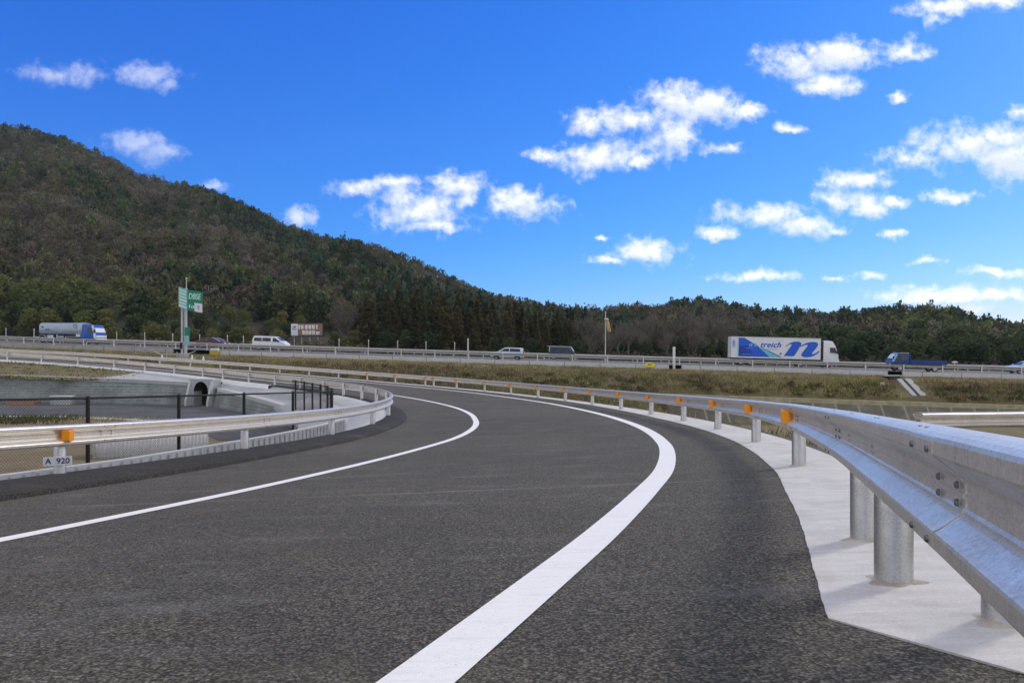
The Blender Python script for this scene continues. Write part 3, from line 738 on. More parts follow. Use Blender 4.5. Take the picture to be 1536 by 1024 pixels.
# concrete edge wall of the highway
m = MB(); a = np.linspace(-90, HLEN + 90, 60)
def edge_wall(a0, a1, name, mat, label):
    r_ = thing(name, label, 'wall', HP(a0, 0)); n = 26; a = np.linspace(a0, a1, n); x0, y0, z0 = HP(a0, 0)
    pr = [(-.32, -1.1), (-.32, .02), (-.05, .02), (-.05, -1.1)]
    V = np.stack([np.c_[HA + np.outer(a, HU) + HN * b, hz(a) + z] for b, z in pr], 1) - np.array([x0, y0, z0])
    link('wall', np_mesh('wall', V.reshape(-1, 3), grid_faces(n, 4)[:, ::-1], mat), r_)
    m = MB()
    for aa in np.arange(a0 + 2, a1, 4.):
        p = np.array(HP(aa, -.325)) - np.array([x0, y0, z0]); p2 = np.array(HP(aa + .05, -.325)) - np.array([x0, y0, z0])
        m.add([(p[0], p[1], p[2] - .9), (p2[0], p2[1], p2[2] - .9), (p2[0], p2[1], p2[2]), (p[0], p[1], p[2])], [(0, 1, 2, 3)])
    m.obj('joint', M['board_dark'], r_)
    return r_
edge_wall(-80, hw_a(262), 'concrete_wall', M['conc_old'], 'stained beige concrete edge wall of the highway below the blue-cab tanker')
edge_wall(hw_a(322), hw_a(1003), 'concrete_wall', M['conc'], 'pale concrete edge wall of the highway running below the white cars')
edge_wall(hw_a(1022), hw_a(1330), 'concrete_wall', M['conc'], 'pale concrete edge wall of the highway below the big white truck')
edge_wall(hw_a(1352), HLEN + 80, 'concrete_wall', M['conc'], 'pale concrete edge wall of the highway below the blue flatbed truck')

# highway guardrails
hp_me = round_post(.80, .07, 10).mesh('post', M['steel_far'], smooth=True)
PROF_S = PROF[::3] + PROF[-1:]
def hw_rail(b, a0, a1, label, side, zo=0., step=4., name='guardrail'):
    g = thing(name, label, 'guardrail', (0, 0, 0))
    a = np.arange(a0, a1, 2.); P3 = np.c_[HA + np.outer(a, HU) + HN * (b + .1 * side), hz(a) + zo + .78 - .16]
    sweep_beam('beam', P3, side, M['steel_far'], g, PROF_S, .02)
    for aa in np.arange(a0 + 1, a1, step): put('post', hp_me, g, HP(aa, b, zo - .03))
    return g
hw_rail(.25, -14, HLEN + 14, 'galvanised guardrail along the near edge of the highway', 1)
hw_rail(11.7, -14, HLEN + 14, 'galvanised median guardrail between the two highway carriageways', -1, .05)
hw_rail(22.8, -14, HLEN + 14, 'galvanised guardrail along the wooded far edge of the highway', -1, .1)

# slim marker posts beyond the far edge
m = MB(); m.lathe([(.055, 0), (.055, 1.75), (.075, 1.76), (.075, 1.95), (.03, 2.0), (0, 2.0)], axis='z', n=10); mk = m.mesh('marker_post', M['post_white'], smooth=True)
for i, px in enumerate([9, 51, 175, 217, 259, 299.5, 341, 365, 508.6, 553, 596.5, 639, 682]):
    o = link('marker_post', mk); a = hw_a(px, 23.6); o.location = HP(a, 23.6, .1)
    tag(o, 'slim white marker post beyond the far guardrail of the highway', 'marker post', 'marker posts beyond the highway')

# ------------------------------------------------------------------ terrain
def seg_near(P, Q):
    """nearest index of polyline points Q for points P"""
    out = np.zeros(len(P), int); dist = np.zeros(len(P))
    for i in range(0, len(P), 4000):
        d = np.linalg.norm(P[i:i + 4000, None] - Q[None], axis=2); out[i:i + 4000] = d.argmin(1); dist[i:i + 4000] = d.min(1)
    return out, dist
qO = np.arange(0, CO.L, .5); PO = CO.at(qO); TO = CO.tan(qO); ZO = Zs(PO[:, 0], PO[:, 1])
qI = np.arange(0, CI.L, .5); PI_ = CI.at(qI); TI = CI.tan(qI)
def ground_z(P):
    P = np.asarray(P, float); x, y = P[:, 0], P[:, 1]
    i, d = seg_near(P, PO); v = P - PO[i]; sg = TO[i, 0] * v[:, 1] - TO[i, 1] * v[:, 0]; do = np.where(sg > 0, d, -d)  # + inside (road side)
    j, dI = seg_near(P, PI_); v = P - PI_[j]; sg = TI[j, 0] * v[:, 1] - TI[j, 1] * v[:, 0]; di = np.where(sg > 0, dI, -dI)  # + inside the loop
    e = -do - .62
    a = (P - HA) @ HU; b = (P - HA) @ HN
    zh = hz(a)
    bump = .16 * np.sin(x * .9 + y * .35) * np.sin(y * .8 - x * .2) + .1 * np.sin(x * 2.1 + 1.3) * np.sin(y * 1.7)
    floor = np.interp(y, [-20, 14, 24, 40, 60], [-1.75, -2.15, -3.6, -6.4, -7.2])
    floor = np.where(x < 12, np.minimum(floor, np.interp(y, [0, 12, 24, 40], [-1.9, -2.5, -4.0, -6.2])), floor)
    ramp = ZO[i] - .12 - np.maximum(0, e) * .48 + bump * np.clip(e, 0, 1) * .6
    wallk = np.clip((x - 15) / 3., 0, 1)
    bb = np.maximum(0, -b - .9)
    slope = zh - .50 - bb * .60 + bump * np.clip(bb - .6, 0, 1)
    bench = zh - .50 - 4.2 * .60
    sl_wall = np.where(bb < 4.2, slope, -8.0)
    hs = np.where(b > -.06, zh - .35, slope * (1 - wallk) + sl_wall * wallk)
    z = np.maximum(np.maximum(ramp, floor), hs)
    z = np.where(do > -.55, np.where(di < .0, Zs(x, y) - .45, -5.2), z)
    z = np.where((do > -.55) & (di >= 0) , np.minimum(z, -5.0), z)
    z = np.where(b > 23, zh - .1, z)
    return z
gx = np.r_[-130, -110, np.arange(-95, -30, 1.0), np.arange(-30, 30, .7), np.arange(30, 75, 1.0), 80, 95, 115, 140]
gy = np.r_[-60, -40, -25, -15, np.arange(-10, 62, 1.0), np.arange(62, 96, .6), np.arange(96, 121, 1.5), 125]
GX, GY = np.meshgrid(gx, gy); P = np.c_[GX.ravel(), GY.ravel()]; gz = ground_z(P)
ter = link('ground', np_mesh('ground', np.c_[P, gz], grid_faces(len(gy), len(gx)), M['earth'], True)); tag(ter, kind='structure')

# sprayed wall at the foot of the highway slope
wm = thing('retaining_wall', 'dark mossy concrete retaining wall with oblique joints at the foot of the grassy slope', 'wall', (40, 75, -5))
a_ = np.linspace((np.array([16.5, 80]) - HA) @ HU, HLEN + 60, 60); bt = -5.35
WPm = HA + np.outer(a_, HU) + HN * bt; wt = hz(a_) - .62 - 4.4 * .55 + .06
o = uv_wall('wall', WPm, wt - .2, wt - 4.2, .8, M['mossy'], wm, .4); o.location = (-40, -75, 5)
t = NT('dry_verge'); t.set(Base_Color=t.ramp(t.noise(1.4, 5), [(.3, (.30, .27, .15)), (.7, (.46, .43, .29))]), Roughness=.95); M['verge'] = t.m
o = uv_wall('coping', WPm - HN * .05, wt, wt - .5, 0, M['verge'], wm, 1.5); o.location = (-40, -75, 5)

# stair-like concrete flume on the slope
aF0 = hw_a(1352, -1.2); aF1 = hw_a(1380, -4.6)
fl = thing('drain_chute', 'pale concrete drain chute running down the grassy slope below the blue truck', 'drain', (0, 0, 0))
def slope_pt(a, b, dz): return HP(a, b, -.50 - max(0, -b - .9) * .60 + dz)
for nm, da0, da1, dz, mt in (('side_slab', -.62, -.12, .14, 'conc_apron'), ('channel', -.12, .22, .04, 'board_dark'), ('side_slab', .22, .78, .16, 'conc_apron')):
    m = MB(); n = 8; vs = []
    for i in range(n):
        k = i / (n - 1); a = aF0 + (aF1 - aF0) * k; b = -1.5 - 2.7 * k
        ex = (.12 * math.sin(i * 2.3) if da1 == .78 else 0)
        for aa, zz in ((a + da0, dz - .6), (a + da0, dz), (a + da1 + ex, dz), (a + da1 + ex, dz - .6)): vs.append(slope_pt(aa, b, zz))
    fs_ = [(i * 4 + j, i * 4 + j + 1, i * 4 + j + 5, i * 4 + j + 4) for i in range(n - 1) for j in range(3)] + [(0, 1, 2, 3), (4 * n - 1, 4 * n - 2, 4 * n - 3, 4 * n - 4)]
    m.add(vs, fs_); m.obj(nm, M[mt], fl)
a = hw_a(1340, -1.0); cb = thing('catch_basin', 'dark drain inlet box with a grey lid at the head of the concrete chute', 'drain', HP(a, -1.1, -.95))
m = MB(); m.box(-1.0, .75, -.5, .5, -.3, .62); m.obj('box', M['chassis'], cb)
m = MB(); m.box(-1.45, 1.0, -.62, .62, .62, .80, .9); m.obj('lid', M['conc_old'], cb, bevel=.03)
m = MB(); m.box(-2.0, .9, -.9, -.62, -.25, -.12); m.box(-1.2, .6, -1.05, -.9, -.30, -.20); m.obj('plank', M['red_brown'], cb); cb.scale = (.72, .72, .72)
a = hw_a(1325, -3); st = MB(); st.lathe([(0, .35), (.22, .3), (.33, .1), (.3, -.15)], axis='z', n=9); o = st.obj('stone', M['conc']); o.location = slope_pt(a, -2.6, .0); tag(o, 'single pale stone lying on the grassy slope', 'stone')

# guardrail of the lower ramp on the right
g = thing('guardrail', 'blunt-ended pale blue-grey guardrail of the lower ramp, beyond the near rail', 'guardrail', (0, 0, 0))
P3 = np.array([(8.9 + k * .5, 16.1 + k * .13 - .004 * k * k, -1.46 - .004 * k) for k in range(60)])
sweep_beam('beam', P3, -1, M['steel'], g, PROF, .006)
sweep_beam('rear_beam', P3 + [0, .22, 0], 1, M['steel'], g, PROF, .006)
for k in (1, 9, 17, 25, 33, 41, 49, 57): put('post', hp_me, g, (P3[k, 0], P3[k, 1] + .11, P3[k, 2] - .66))

# ------------------------------------------------------------------ vehicles
def frame(a, b, dirn, z=.1):
    p0 = Vector(HP(a, b, z)); s = float(hz(a + .5) - hz(a - .5))
    x = Vector((HU[0] * dirn, HU[1] * dirn, s * dirn)).normalized(); y = Vector((0, 0, 1)).cross(x).normalized(); zz = x.cross(y)
    m = Matrix.Identity(4)
    for i in range(3): m[i][0], m[i][1], m[i][2], m[i][3] = x[i], y[i], zz[i], p0[i]
    return m

def half_w(z, W, belt, roof, tum):
    return W / 2 - (max(0, z - belt) / max(.01, roof - belt)) * tum
def car_body(prof, W, belt, roof, tum):
    """side outline (x,z) swept across the width with tumblehome"""
    n = len(prof); rows = []
    for k, e in ((-1, 0), (-.86, 1), (0, 1), (.86, 1), (1, 0)):
        rows.append([(x, k * half_w(z, W, belt, roof, tum), z) for x, z in prof])
    m = MB(); vs = [p for r_ in rows for p in r_]
    fs = [(r_ * n + i, r_ * n + (i + 1) % n, (r_ + 1) * n + (i + 1) % n, (r_ + 1) * n + i) for r_ in range(4) for i in range(n)]
    m.add(vs, fs); m.f.append(tuple(range(n - 1, -1, -1))); m.f.append(tuple(range(4 * n, 5 * n)))
    return m
def side_panel(poly, W, belt, roof, tum, mat, name, parent, proud=.006):
    for sgn in (-1, 1):
        m = MB(); n = len(poly)
        vs = [(x, sgn * (half_w(z, W, belt, roof, tum) + proud), z) for x, z in poly] + [(x, sgn * (half_w(z, W, belt, roof, tum) - .03), z) for x, z in poly]
        m.add(vs, [tuple(range(n)), tuple(range(2 * n - 1, n - 1, -1))] + [(i, i + n, (i + 1) % n + n, (i + 1) % n) for i in range(n)])
        m.obj(name, mat, parent)
def cross_panel(p, q, W, belt, roof, tum, mat, name, parent, inset=.10, proud=.022):
    (x0, z0), (x1, z1) = p, q; dx, dz = x1 - x0, z1 - z0; L = math.hypot(dx, dz); nx, nz = dz / L, -dx / L
    if nz < 0 and abs(nz) > abs(nx) * .3: nx, nz = -nx, -nz
    a = half_w(z0, W, belt, roof, tum) - inset; b = half_w(z1, W, belt, roof, tum) - inset
    m = MB(); o = (nx * proud, nz * proud)
    m.add([(x0 + o[0], -a, z0 + o[1]), (x0 + o[0], a, z0 + o[1]), (x1 + o[0], b, z1 + o[1]), (x1 + o[0], -b, z1 + o[1]),
           (x0 - o[0] * 3, -a, z0 - o[1] * 3), (x0 - o[0] * 3, a, z0 - o[1] * 3), (x1 - o[0] * 3, b, z1 - o[1] * 3), (x1 - o[0] * 3, -b, z1 - o[1] * 3)],
          [(0, 1, 2, 3), (7, 6, 5, 4), (0, 4, 5, 1), (1, 5, 6, 2), (2, 6, 7, 3), (3, 7, 4, 0)])
    m.obj(name, mat, parent)
def wheel(parent, x, y, r, w=.2):
    m = MB(); m.lathe([(r * .62, -w / 2), (r * .94, -w / 2), (r, -w * .3), (r, w * .3), (r * .94, w / 2), (r * .62, w / 2)], axis='y', n=20)
    wh = thing_part('wheel', parent); wh.location = (x, y, r)
    m.obj('tyre', M['tyre'], wh, smooth=True)
    m = MB(); m.lathe([(0, -w * .42), (r * .2, -w * .46), (r * .5, -w * .36), (r * .63, -w * .46), (r * .63, w * .46), (r * .5, w * .36), (r * .2, w * .46), (0, w * .42)], axis='y', n=16)
    m.obj('rim', M['rim'], wh, smooth=True)
def thing_part(name, parent):
    o = bpy.data.objects.new(name, None); o.empty_display_size = .1; COL.objects.link(o); o.parent = parent; return o
def lampbox(name, parent, x, y, z, sx, sy, sz, mat):
    m = MB(); m.box(x - sx / 2, x + sx / 2, y - sy / 2, y + sy / 2, z - sz / 2, z + sz / 2); m.obj(name, mat, parent, bevel=min(sx, sy, sz) * .25)

def make_car(name, label, mat, prof, W, belt, roof, tum, side_wins, front, rear, wheels, wr, fm, arch=True, sill=True):
    t = thing(name, label, 'car', mat=fm)
    car_body(prof, W, belt, roof, tum).obj('body', mat, t, smooth=True, bevel=.035)
    for w in side_wins: side_panel(w, W, belt, roof, tum, M['glass'], 'window', t)
    if front: cross_panel(*front, W, belt, roof, tum, M['glass'], 'windshield', t)
    if rear: cross_panel(*rear, W, belt, roof, tum, M['glass'], 'rear_window', t)
    for x in wheels:
        n = 12; rr = wr * 1.17
        side_panel([(x + rr * math.cos(math.pi * i / n), wr + rr * math.sin(math.pi * i / n)) for i in range(n + 1)] + [(x - rr, .24), (x + rr, .24)], W, belt, roof, tum, M['chassis'], 'wheel_arch', t, .004)
        for sy in (-1, 1): wheel(t, x, sy * (W / 2 - .10), wr)
    xf = max(p[0] for p in prof); xr = min(p[0] for p in prof)
    for sy in (-1, 1):
        lampbox('headlight', t, xf - .10, sy * (W / 2 - .22), belt - .22, .22, .36, .15, M['lamp'])
        lampbox('tail_light', t, xr + .06, sy * (W / 2 - .12), belt - .08, .14, .2, .34, M['tail'])
        lampbox('mirror', t, front[0][0] - .15 if front else xf - 1.3, sy * (W / 2 + .10), belt + .10, .12, .2, .15, mat)
    m = MB(); m.box(xr + .12, xf - .12, -W / 2 + .06, W / 2 - .06, .17, .32); m.obj('underbody', M['chassis'], t)
    return t

# white one-box van
prof = [(-2.5, .35), (-2.52, .95), (-2.44, 1.55), (-2.30, 1.90), (-2.1, 1.97), (.55, 1.97), (1.0, 1.86), (1.75, 1.38), (2.3, 1.02), (2.44, .85), (2.44, .42), (2.3, .30), (-2.4, .30)]
make_car('passenger_van', 'white one-box van with long dark side windows, beside the brown billboard', M['white_paint'], prof, 1.75, 1.05, 1.97, .13,
         [[(-2.25, 1.25), (-2.2, 1.72), (-1.1, 1.74), (-1.1, 1.25)], [(-1.0, 1.25), (-1.0, 1.74), (.22, 1.74), (.22, 1.25)], [(.52, 1.22), (.52, 1.76), (.86, 1.72), (1.62, 1.26), (1.6, 1.18)]],
         ((1.78, 1.37), (1.02, 1.84)), ((-2.47, 1.3), (-2.36, 1.76)), (-1.55, 1.35), .33, frame(hw_a(407, 15.6), 15.6, 1))
# white compact wagon, heading left
prof = [(-2.0, .35), (-2.04, .75), (-1.99, .98), (-1.90, 1.32), (-1.72, 1.43), (.05, 1.44), (.35, 1.38), (.95, .98), (1.75, .80), (1.98, .66), (2.02, .42), (1.9, .26), (-1.9, .26)]
make_car('estate_car', 'white compact estate car with sloping bonnet on the near carriageway, heading left', M['silver_paint'], prof, 1.68, .93, 1.44, .15,
         [[(-1.62, .97), (-1.55, 1.31), (-.35, 1.33), (-.35, .96)], [(-.27, .96), (-.27, 1.33), (.28, 1.30), (.80, .97)]],
         ((.98, .98), (.38, 1.35)), ((-2.01, 1.0), (-1.90, 1.28)), (-1.25, 1.22), .29, frame(hw_a(761, 3.4), 3.4, -1, .02))
# little boxy kei car
prof = [(-1.68, .35), (-1.70, 1.0), (-1.70, 1.62), (-1.55, 1.74), (1.05, 1.74), (1.2, 1.66), (1.55, 1.12), (1.70, .95), (1.72, .42), (1.6, .28), (-1.6, .28)]
kc = make_car('kei_car', 'small boxy dark car with white roof and dark glass, half hidden by the median rail', plain('vehicle_dark_blue', (.03, .045, .07), .3), prof, 1.48, 1.03, 1.74, .12,
         [[(-1.5, 1.05), (-1.5, 1.55), (-.32, 1.55), (-.32, 1.05)], [(-.24, 1.05), (-.24, 1.55), (.62, 1.55), (.98, 1.46), (1.24, 1.05)]],
         ((1.53, 1.14), (1.22, 1.62)), ((-1.70, 1.1), (-1.70, 1.58)), (-1.1, 1.12), .28, frame(hw_a(843, 14.6), 14.6, 1))
m = MB(); m.box(-1.62, 1.12, -.66, .66, 1.715, 1.775); m.obj('roof', M['white_paint'], kc, bevel=.02)
m = MB()
for sy in (-1, 1): m.tube((1.18, sy * .63, 1.70), (1.56, sy * .70, 1.12), .05, n=6); m.tube((-1.66, sy * .64, 1.70), (-1.70, sy * .72, 1.0), .035, n=6)
m.obj('roof_pillar', M['white_paint'], kc)
m = MB(); m.box(-1.98, -1.5, -.62, .62, 1.71, 1.76); m.obj('spoiler', M['white_paint'], kc, bevel=.015)
# maroon car, only its arched roof above the rail
prof = [(-2.1, .35), (-2.12, .85), (-1.75, 1.05), (-1.1, 1.40), (-.3, 1.52), (.45, 1.48), (1.15, 1.16), (1.5, .98), (2.1, .82), (2.2, .5), (2.05, .26), (-2.0, .26)]
mc = make_car('saloon_car', 'dark maroon car with an arched roof showing just above the rail by the green sign', M['maroon'], prof, 1.72, .95, 1.5, .18,
         [[(-1.3, 1.02), (-.95, 1.36), (-.2, 1.43), (-.2, 1.0)], [(-.12, 1.0), (-.12, 1.43), (.42, 1.40), (1.02, 1.06)]],
         ((1.2, 1.14), (.5, 1.46)), ((-1.75, 1.06), (-1.15, 1.38)), (-1.3, 1.35), .31, frame(hw_a(319, 15.6), 15.6, 1, .12))
m = MB(); n = 8
arcp = [(.30, 1.515), (.5, 1.475), (.85, 1.32), (1.18, 1.16), (1.5, .99)]
for i in range(4):
    (x0, z0), (x1, z1) = arcp[i], arcp[i + 1]
    for sy in (-1, 1):
        y0 = sy * half_w(z0, 1.72, .95, 1.5, .18); y1 = sy * half_w(z1, 1.72, .95, 1.5, .18)
        m.tube((x0, y0, z0), (x1, y1, z1), .035, n=6)
m.obj('roof_pillar', M['white_paint'], mc)
# car leaving the frame on the right
prof = [(-2.1, .35), (-2.15, .75), (-1.95, .98), (-1.5, 1.25), (-.9, 1.42), (.2, 1.44), (.6, 1.36), (1.2, .98), (1.95, .82), (2.15, .6), (2.15, .4), (2.0, .26), (-2.0, .26)]
make_car('hatchback_car', 'pale blue-silver car cut by the edge of the picture behind the blue truck', M['silver_paint'], prof, 1.7, .93, 1.44, .16,
         [[(-1.45, 1.0), (-1.1, 1.28), (-.3, 1.34), (-.3, .98)], [(-.22, .98), (-.22, 1.34), (.38, 1.32), (.95, 1.0)]],
         ((1.25, .97), (.65, 1.34)), ((-1.95, 1.0), (-1.5, 1.26)), (-1.3, 1.3), .3, frame(hw_a(1541, 7.6), 7.6, -1, .05))
# marker on the median right of the blue truck
m = MB(); m.lathe([(.05, 0), (.05, .98), (.3, 1.0), (.3, 1.16), (0, 1.2)], axis='z', n=12); o = m.obj('delineator', M['post_white'], smooth=True)
o.location = HP(hw_a(1432, 11.7), 11.7, .1); tag(o, 'small white-capped delineator on the median just right of the blue truck', 'delineator')

# blue-cab tank truck
fm = frame(hw_a(109, 15.2), 15.2, 1, .1)
tk = thing('tanker_truck', 'tank truck with a grey-silver tank and bright blue cab, heading right at the wooded slope', 'truck', mat=fm)
m = MB(); sec = [(-1.02, 1.28), (-1.12, 1.6), (-1.12, 2.45), (-.95, 2.78), (-.5, 2.86), (.5, 2.86), (.95, 2.78), (1.12, 2.45), (1.12, 1.6), (1.02, 1.28)]
vs = []; xs = (-4.5, -4.3, -1.4, 1.95, 2.2)
for x, k in zip(xs, (.88, 1., 1.0, 1.06, 1.0)):
    for (yy, zz) in sec: vs.append((x, yy * (1 if k > .9 else .93), 1.9 + (zz - 1.9) * k + .02 * (x + 4)))
n = len(sec); fs = [(r_ * n + i, r_ * n + (i + 1) % n, (r_ + 1) * n + (i + 1) % n, (r_ + 1) * n + i) for r_ in range(4) for i in range(n)] + [tuple(range(n - 1, -1, -1)), tuple(range(4 * n, 5 * n))]
m.add(vs, fs); m.obj('tank', M['tank'], tk, smooth=True)
m = MB()
for x in (-1.35, -1.05, 1.7): m.box(x - .02, x + .02, -1.128, -1.122, 1.5, 2.5)
m.obj('tank_band', M['silver_paint'], tk)
m = MB(); m.lathe([(.20, -.004), (.28, -.004), (.28, .004), (.20, .004), (.20, -.004)], (1.15, -1.14, 2.5), 'y', 18)
m.box(-4.1, -3.75, -1.135, -1.115, 2.15, 2.33); m.box(-3.5, -2.8, -1.135, -1.115, 1.82, 1.95); m.obj('marking', M['navy'], tk)
m = MB(); m.box(-4.5, 3.9, -.45, .45, .75, 1.1); m.box(-4.4, 1.9, -1.0, -.9, .95, 1.2); m.box(-3.0, -2.3, -1.1, -.6, .55, 1.15); m.obj('chassis', M['chassis'], tk)
m = MB(); m.box(-3.1, -2.2, -1.13, -1.05, .6, 1.1); m.box(-1.7, -1.58, -1.12, -1.05, .6, 1.25); m.box(-1.5, -.6, -1.12, -1.05, .85, 1.0); m.box(1.3, 1.95, -1.12, -.7, .95, 1.35); m.obj('side_box', M['silver_paint'], tk, bevel=.02)
m = MB(); m.tube((-.3, -1.1, .5), (-.3, -1.1, .95), .035, n=6); m.tube((-.3, -1.1, .95), (1.9, -1.1, 1.0), .035, n=6); m.obj('side_guard', M['silver_paint'], tk)
for x in (-3.9, -2.75, 3.1):
    m = MB(); m.lathe([(.58, -.25), (.60, -.25), (.60, .25), (.58, .25)], (x, -.95, .5), 'y', 18)
    for sy in (-1, 1): wheel(tk, x, sy * .95, .5, .28)
    if x < 0: m.obj('mudguard', M['silver_paint'], tk)
cab = [(2.05, .75), (2.05, 2.55), (2.35, 2.80), (3.75, 2.78), (4.10, 2.35), (4.32, 1.75), (4.42, 1.35), (4.42, .55), (2.4, .5)]
car_body(cab, 2.3, 1.5, 2.8, .12).obj('cab', M['blue_paint'], tk, smooth=True, bevel=.05)
side_panel([(3.0, 1.65), (3.0, 2.35), (3.72, 2.35), (4.0, 1.65)], 2.3, 1.5, 2.8, .12, M['glass'], 'window', tk)
side_panel([(3.80, 2.72), (4.06, 2.36), (4.30, 1.72), (4.40, 1.38), (4.40, .85), (4.05, .85), (3.98, 1.55), (3.78, 2.1), (3.62, 2.68)], 2.3, 1.5, 2.8, .12, M['pale_glass'], 'corner_panel', tk, .008)  # pale colour stands in for the reflection at the windshield corner
cross_panel((4.335, 1.72), (4.115, 2.33), 2.3, 1.5, 2.8, .12, M['white_sign'], 'windshield', tk)  # glass painted white in place of the bright reflection on it
m = MB(); m.box(4.36, 4.47, -1.12, 1.12, .95, 1.3); m.obj('grille', M['pale_glass'], tk, bevel=.02)
m = MB(); m.box(4.30, 4.50, -1.15, 1.15, .52, .85); m.obj('bumper', M['white_paint'], tk, bevel=.03)
for sy in (-1, 1): lampbox('headlight', tk, 4.48, sy * .85, .72, .08, .4, .2, M['lamp'])
m = MB(); m.box(4.2, 4.3, -1.42, -1.2, 1.6, 2.1); m.tube((4.1, -1.1, 2.2), (4.25, -1.3, 2.05), .025, n=6); m.obj('mirror', M['chassis'], tk)

# articulated truck
fm = frame(hw_a(1171, 15.0), 15.0, 1, .1)
tr = thing('box_truck', 'long white box truck with blue stripes and a giant blue letter n, heading right', 'truck', mat=fm)
X0, X1, ZB, ZT, YW = -6.55, 4.60, .95, 3.66, -1.24
m = MB(); m.box(X0, X1, -1.24, 1.24, ZB, ZT); m.obj('box', M['white_paint'], tr, bevel=.04)
m = MB(); m.box(X0 - .01, X1 + .01, -1.265, -1.245, ZT - .10, ZT + .01); m.box(X0 - .01, X1 + .01, -1.265, -1.245, ZB - .02, ZB + .06); m.box(X0 + .60, X0 + .64, -1.262, -1.244, ZB, ZT); m.obj('trim', M['silver_paint'], tr)
def decal(poly, mat, name='stripe', dz=0.):
    m = MB(); m.prism([(x, z) for x, z in poly], YW - .010 - dz, YW + .004, 'y'); return m.obj(name, mat, tr)
H = ZT - ZB; W_ = X1 - X0
U = lambda u, v: (X0 + u * W_, ZB + v * H)   # u along the box from the tail, v up
decal([U(.083, .06), U(.083, .95), U(.145, .95), U(.30, .58), U(.435, .06)], M['logo_blue'])
decal([U(.085, .08), U(.085, .55), U(.19, .60), U(.235, .30), U(.225, .08)], M['logo_deep'], dz=.004)
decal([U(.30, .55), U(.34, .50), U(.555, .07), U(.435, .06)], M['logo_cyan'], dz=.004)
decal([U(.34, .50), U(.352, .50), U(.567, .08), U(.55, .07)], M['navy'], dz=.006)
decal([U(.072, .06), U(.072, .95), U(.08, .95), U(.08, .06)], M['logo_cyan'])
decal([U(.165, .45), U(.25, .45), U(.25, .465), U(.165, .465)], M['logo_pale'], dz=.008)
decal([U(.12, .165), U(.225, .165), U(.225, .18), U(.12, .18)], M['logo_pale'], dz=.008)
decal([U(.405, .43), U(.525, .43), U(.525, .445), U(.405, .445)], M['logo_blue'], dz=.004)
decal([U(.545, .20), U(.565, .20), U(.567, .255), U(.556, .28), U(.545, .255)], M['navy'], dz=.004)
def lettering(txt, u, v, size, mat, shear, off_, dz=.016, sp=1.):
    me = text_mesh(txt, size, mat, 'lettering', shear, 0., .002, sp, off_); o = link('lettering', me, tr)
    x, z = U(u, v); o.location = (x, YW - dz, z); o.rotation_euler = (R(90), 0, 0); return o
lettering('treich', .435, .635, 1.0, M['logo_blue'], .32, .085, sp=1.08)
lettering('nt', .235, .635, .85, M['logo_pale'], .32, .06, sp=1.5)
# tail emblem: rounded ring with a stem
m = MB()
ringp = [(math.cos(t_) * .15, 2.75 + math.sin(t_) * .55) for t_ in np.linspace(0, 2 * math.pi, 26)]
for p_, q_ in zip(ringp[:-1], ringp[1:]): m.tube((X0 + .30 + p_[0], YW - .004, p_[1]), (X0 + .30 + q_[0], YW - .004, q_[1]), .022, n=5)
for zz in (2.45, 2.62, 2.79, 2.96): m.box(X0 + .22, X0 + .38, YW - .012, YW, zz, zz + .11)
m.obj('emblem', M['logo_blue'], tr)
# the giant n: two slanted strokes with curved shoulders and a hooked tail
def bez(p0, p1, p2, p3, n=12):
    t_ = np.linspace(0, 1, n)[:, None]; p0, p1, p2, p3 = map(np.array, (p0, p1, p2, p3))
    return (1 - t_) ** 3 * p0 + 3 * (1 - t_) ** 2 * t_ * p1 + 3 * (1 - t_) * t_ ** 2 * p2 + t_ ** 3 * p3
def nshape(chain): return [tuple(U(.605 + p[0] * .365, .13 + p[1] * .70)) for c in chain for p in c[:-1]]
s1_ = [bez((0, .62), (.08, .85), (.2, 1.0), (.36, 1.0)), bez((.36, 1.0), (.5, 1.02), (.52, .85), (.44, .62)), bez((.44, .62), (.40, .45), (.34, .2), (.27, 0)), bez((.27, 0), (.2, .0), (.05, .0), (-.04, 0)),
       bez((-.04, 0), (.04, .25), (.12, .5), (.19, .74)), bez((.19, .74), (.2, .82), (.16, .84), (.10, .76)), bez((.10, .76), (.07, .72), (.04, .65), (0, .62), 4)]
decal(nshape(s1_), M['logo_blue'], 'letter_stroke', .006)
s2_ = [bez((.40, .60), (.55, .88), (.70, 1.0), (.86, 1.0)), bez((.86, 1.0), (1.0, 1.0), (1.02, .85), (.96, .65)), bez((.96, .65), (.9, .45), (.85, .35), (.82, .24)), bez((.82, .24), (.81, .14), (.88, .16), (1.03, .42)),
       bez((1.03, .42), (1.06, .38), (1.04, .36), (1.02, .30), 4), bez((1.02, .30), (.92, .05), (.75, -.06), (.60, -.04)), bez((.60, -.04), (.45, .0), (.48, .15), (.56, .38)), bez((.56, .38), (.60, .50), (.65, .62), (.68, .74)),
       bez((.68, .74), (.68, .84), (.60, .80), (.52, .70)), bez((.52, .70), (.48, .66), (.44, .64), (.40, .60), 4)]
decal(nshape(s2_), M['logo_blue'], 'letter_stroke', .010)
m = MB(); m.box(-6.4, 6.2, -.45, .45, .62, .94); m.box(-5.8, -1.0, -1.12, -1.02, .45, .95); m.obj('chassis', M['chassis'], tr)
for x in (-5.3, -4.1, 2.2, 5.55):
    for sy in (-1, 1): wheel(tr, x, sy * 1.02, .48, .30)
m = MB(); m.box(4.62, 4.95, -1.15, 1.15, 1.0, 3.35); m.obj('gap_panel', M['chassis'], tr)
cab = [(4.95, .55), (4.95, 3.22), (5.45, 3.42), (6.05, 3.35), (6.45, 2.70), (6.72, 2.05), (6.80, 1.5), (6.82, .45), (5.2, .45)]
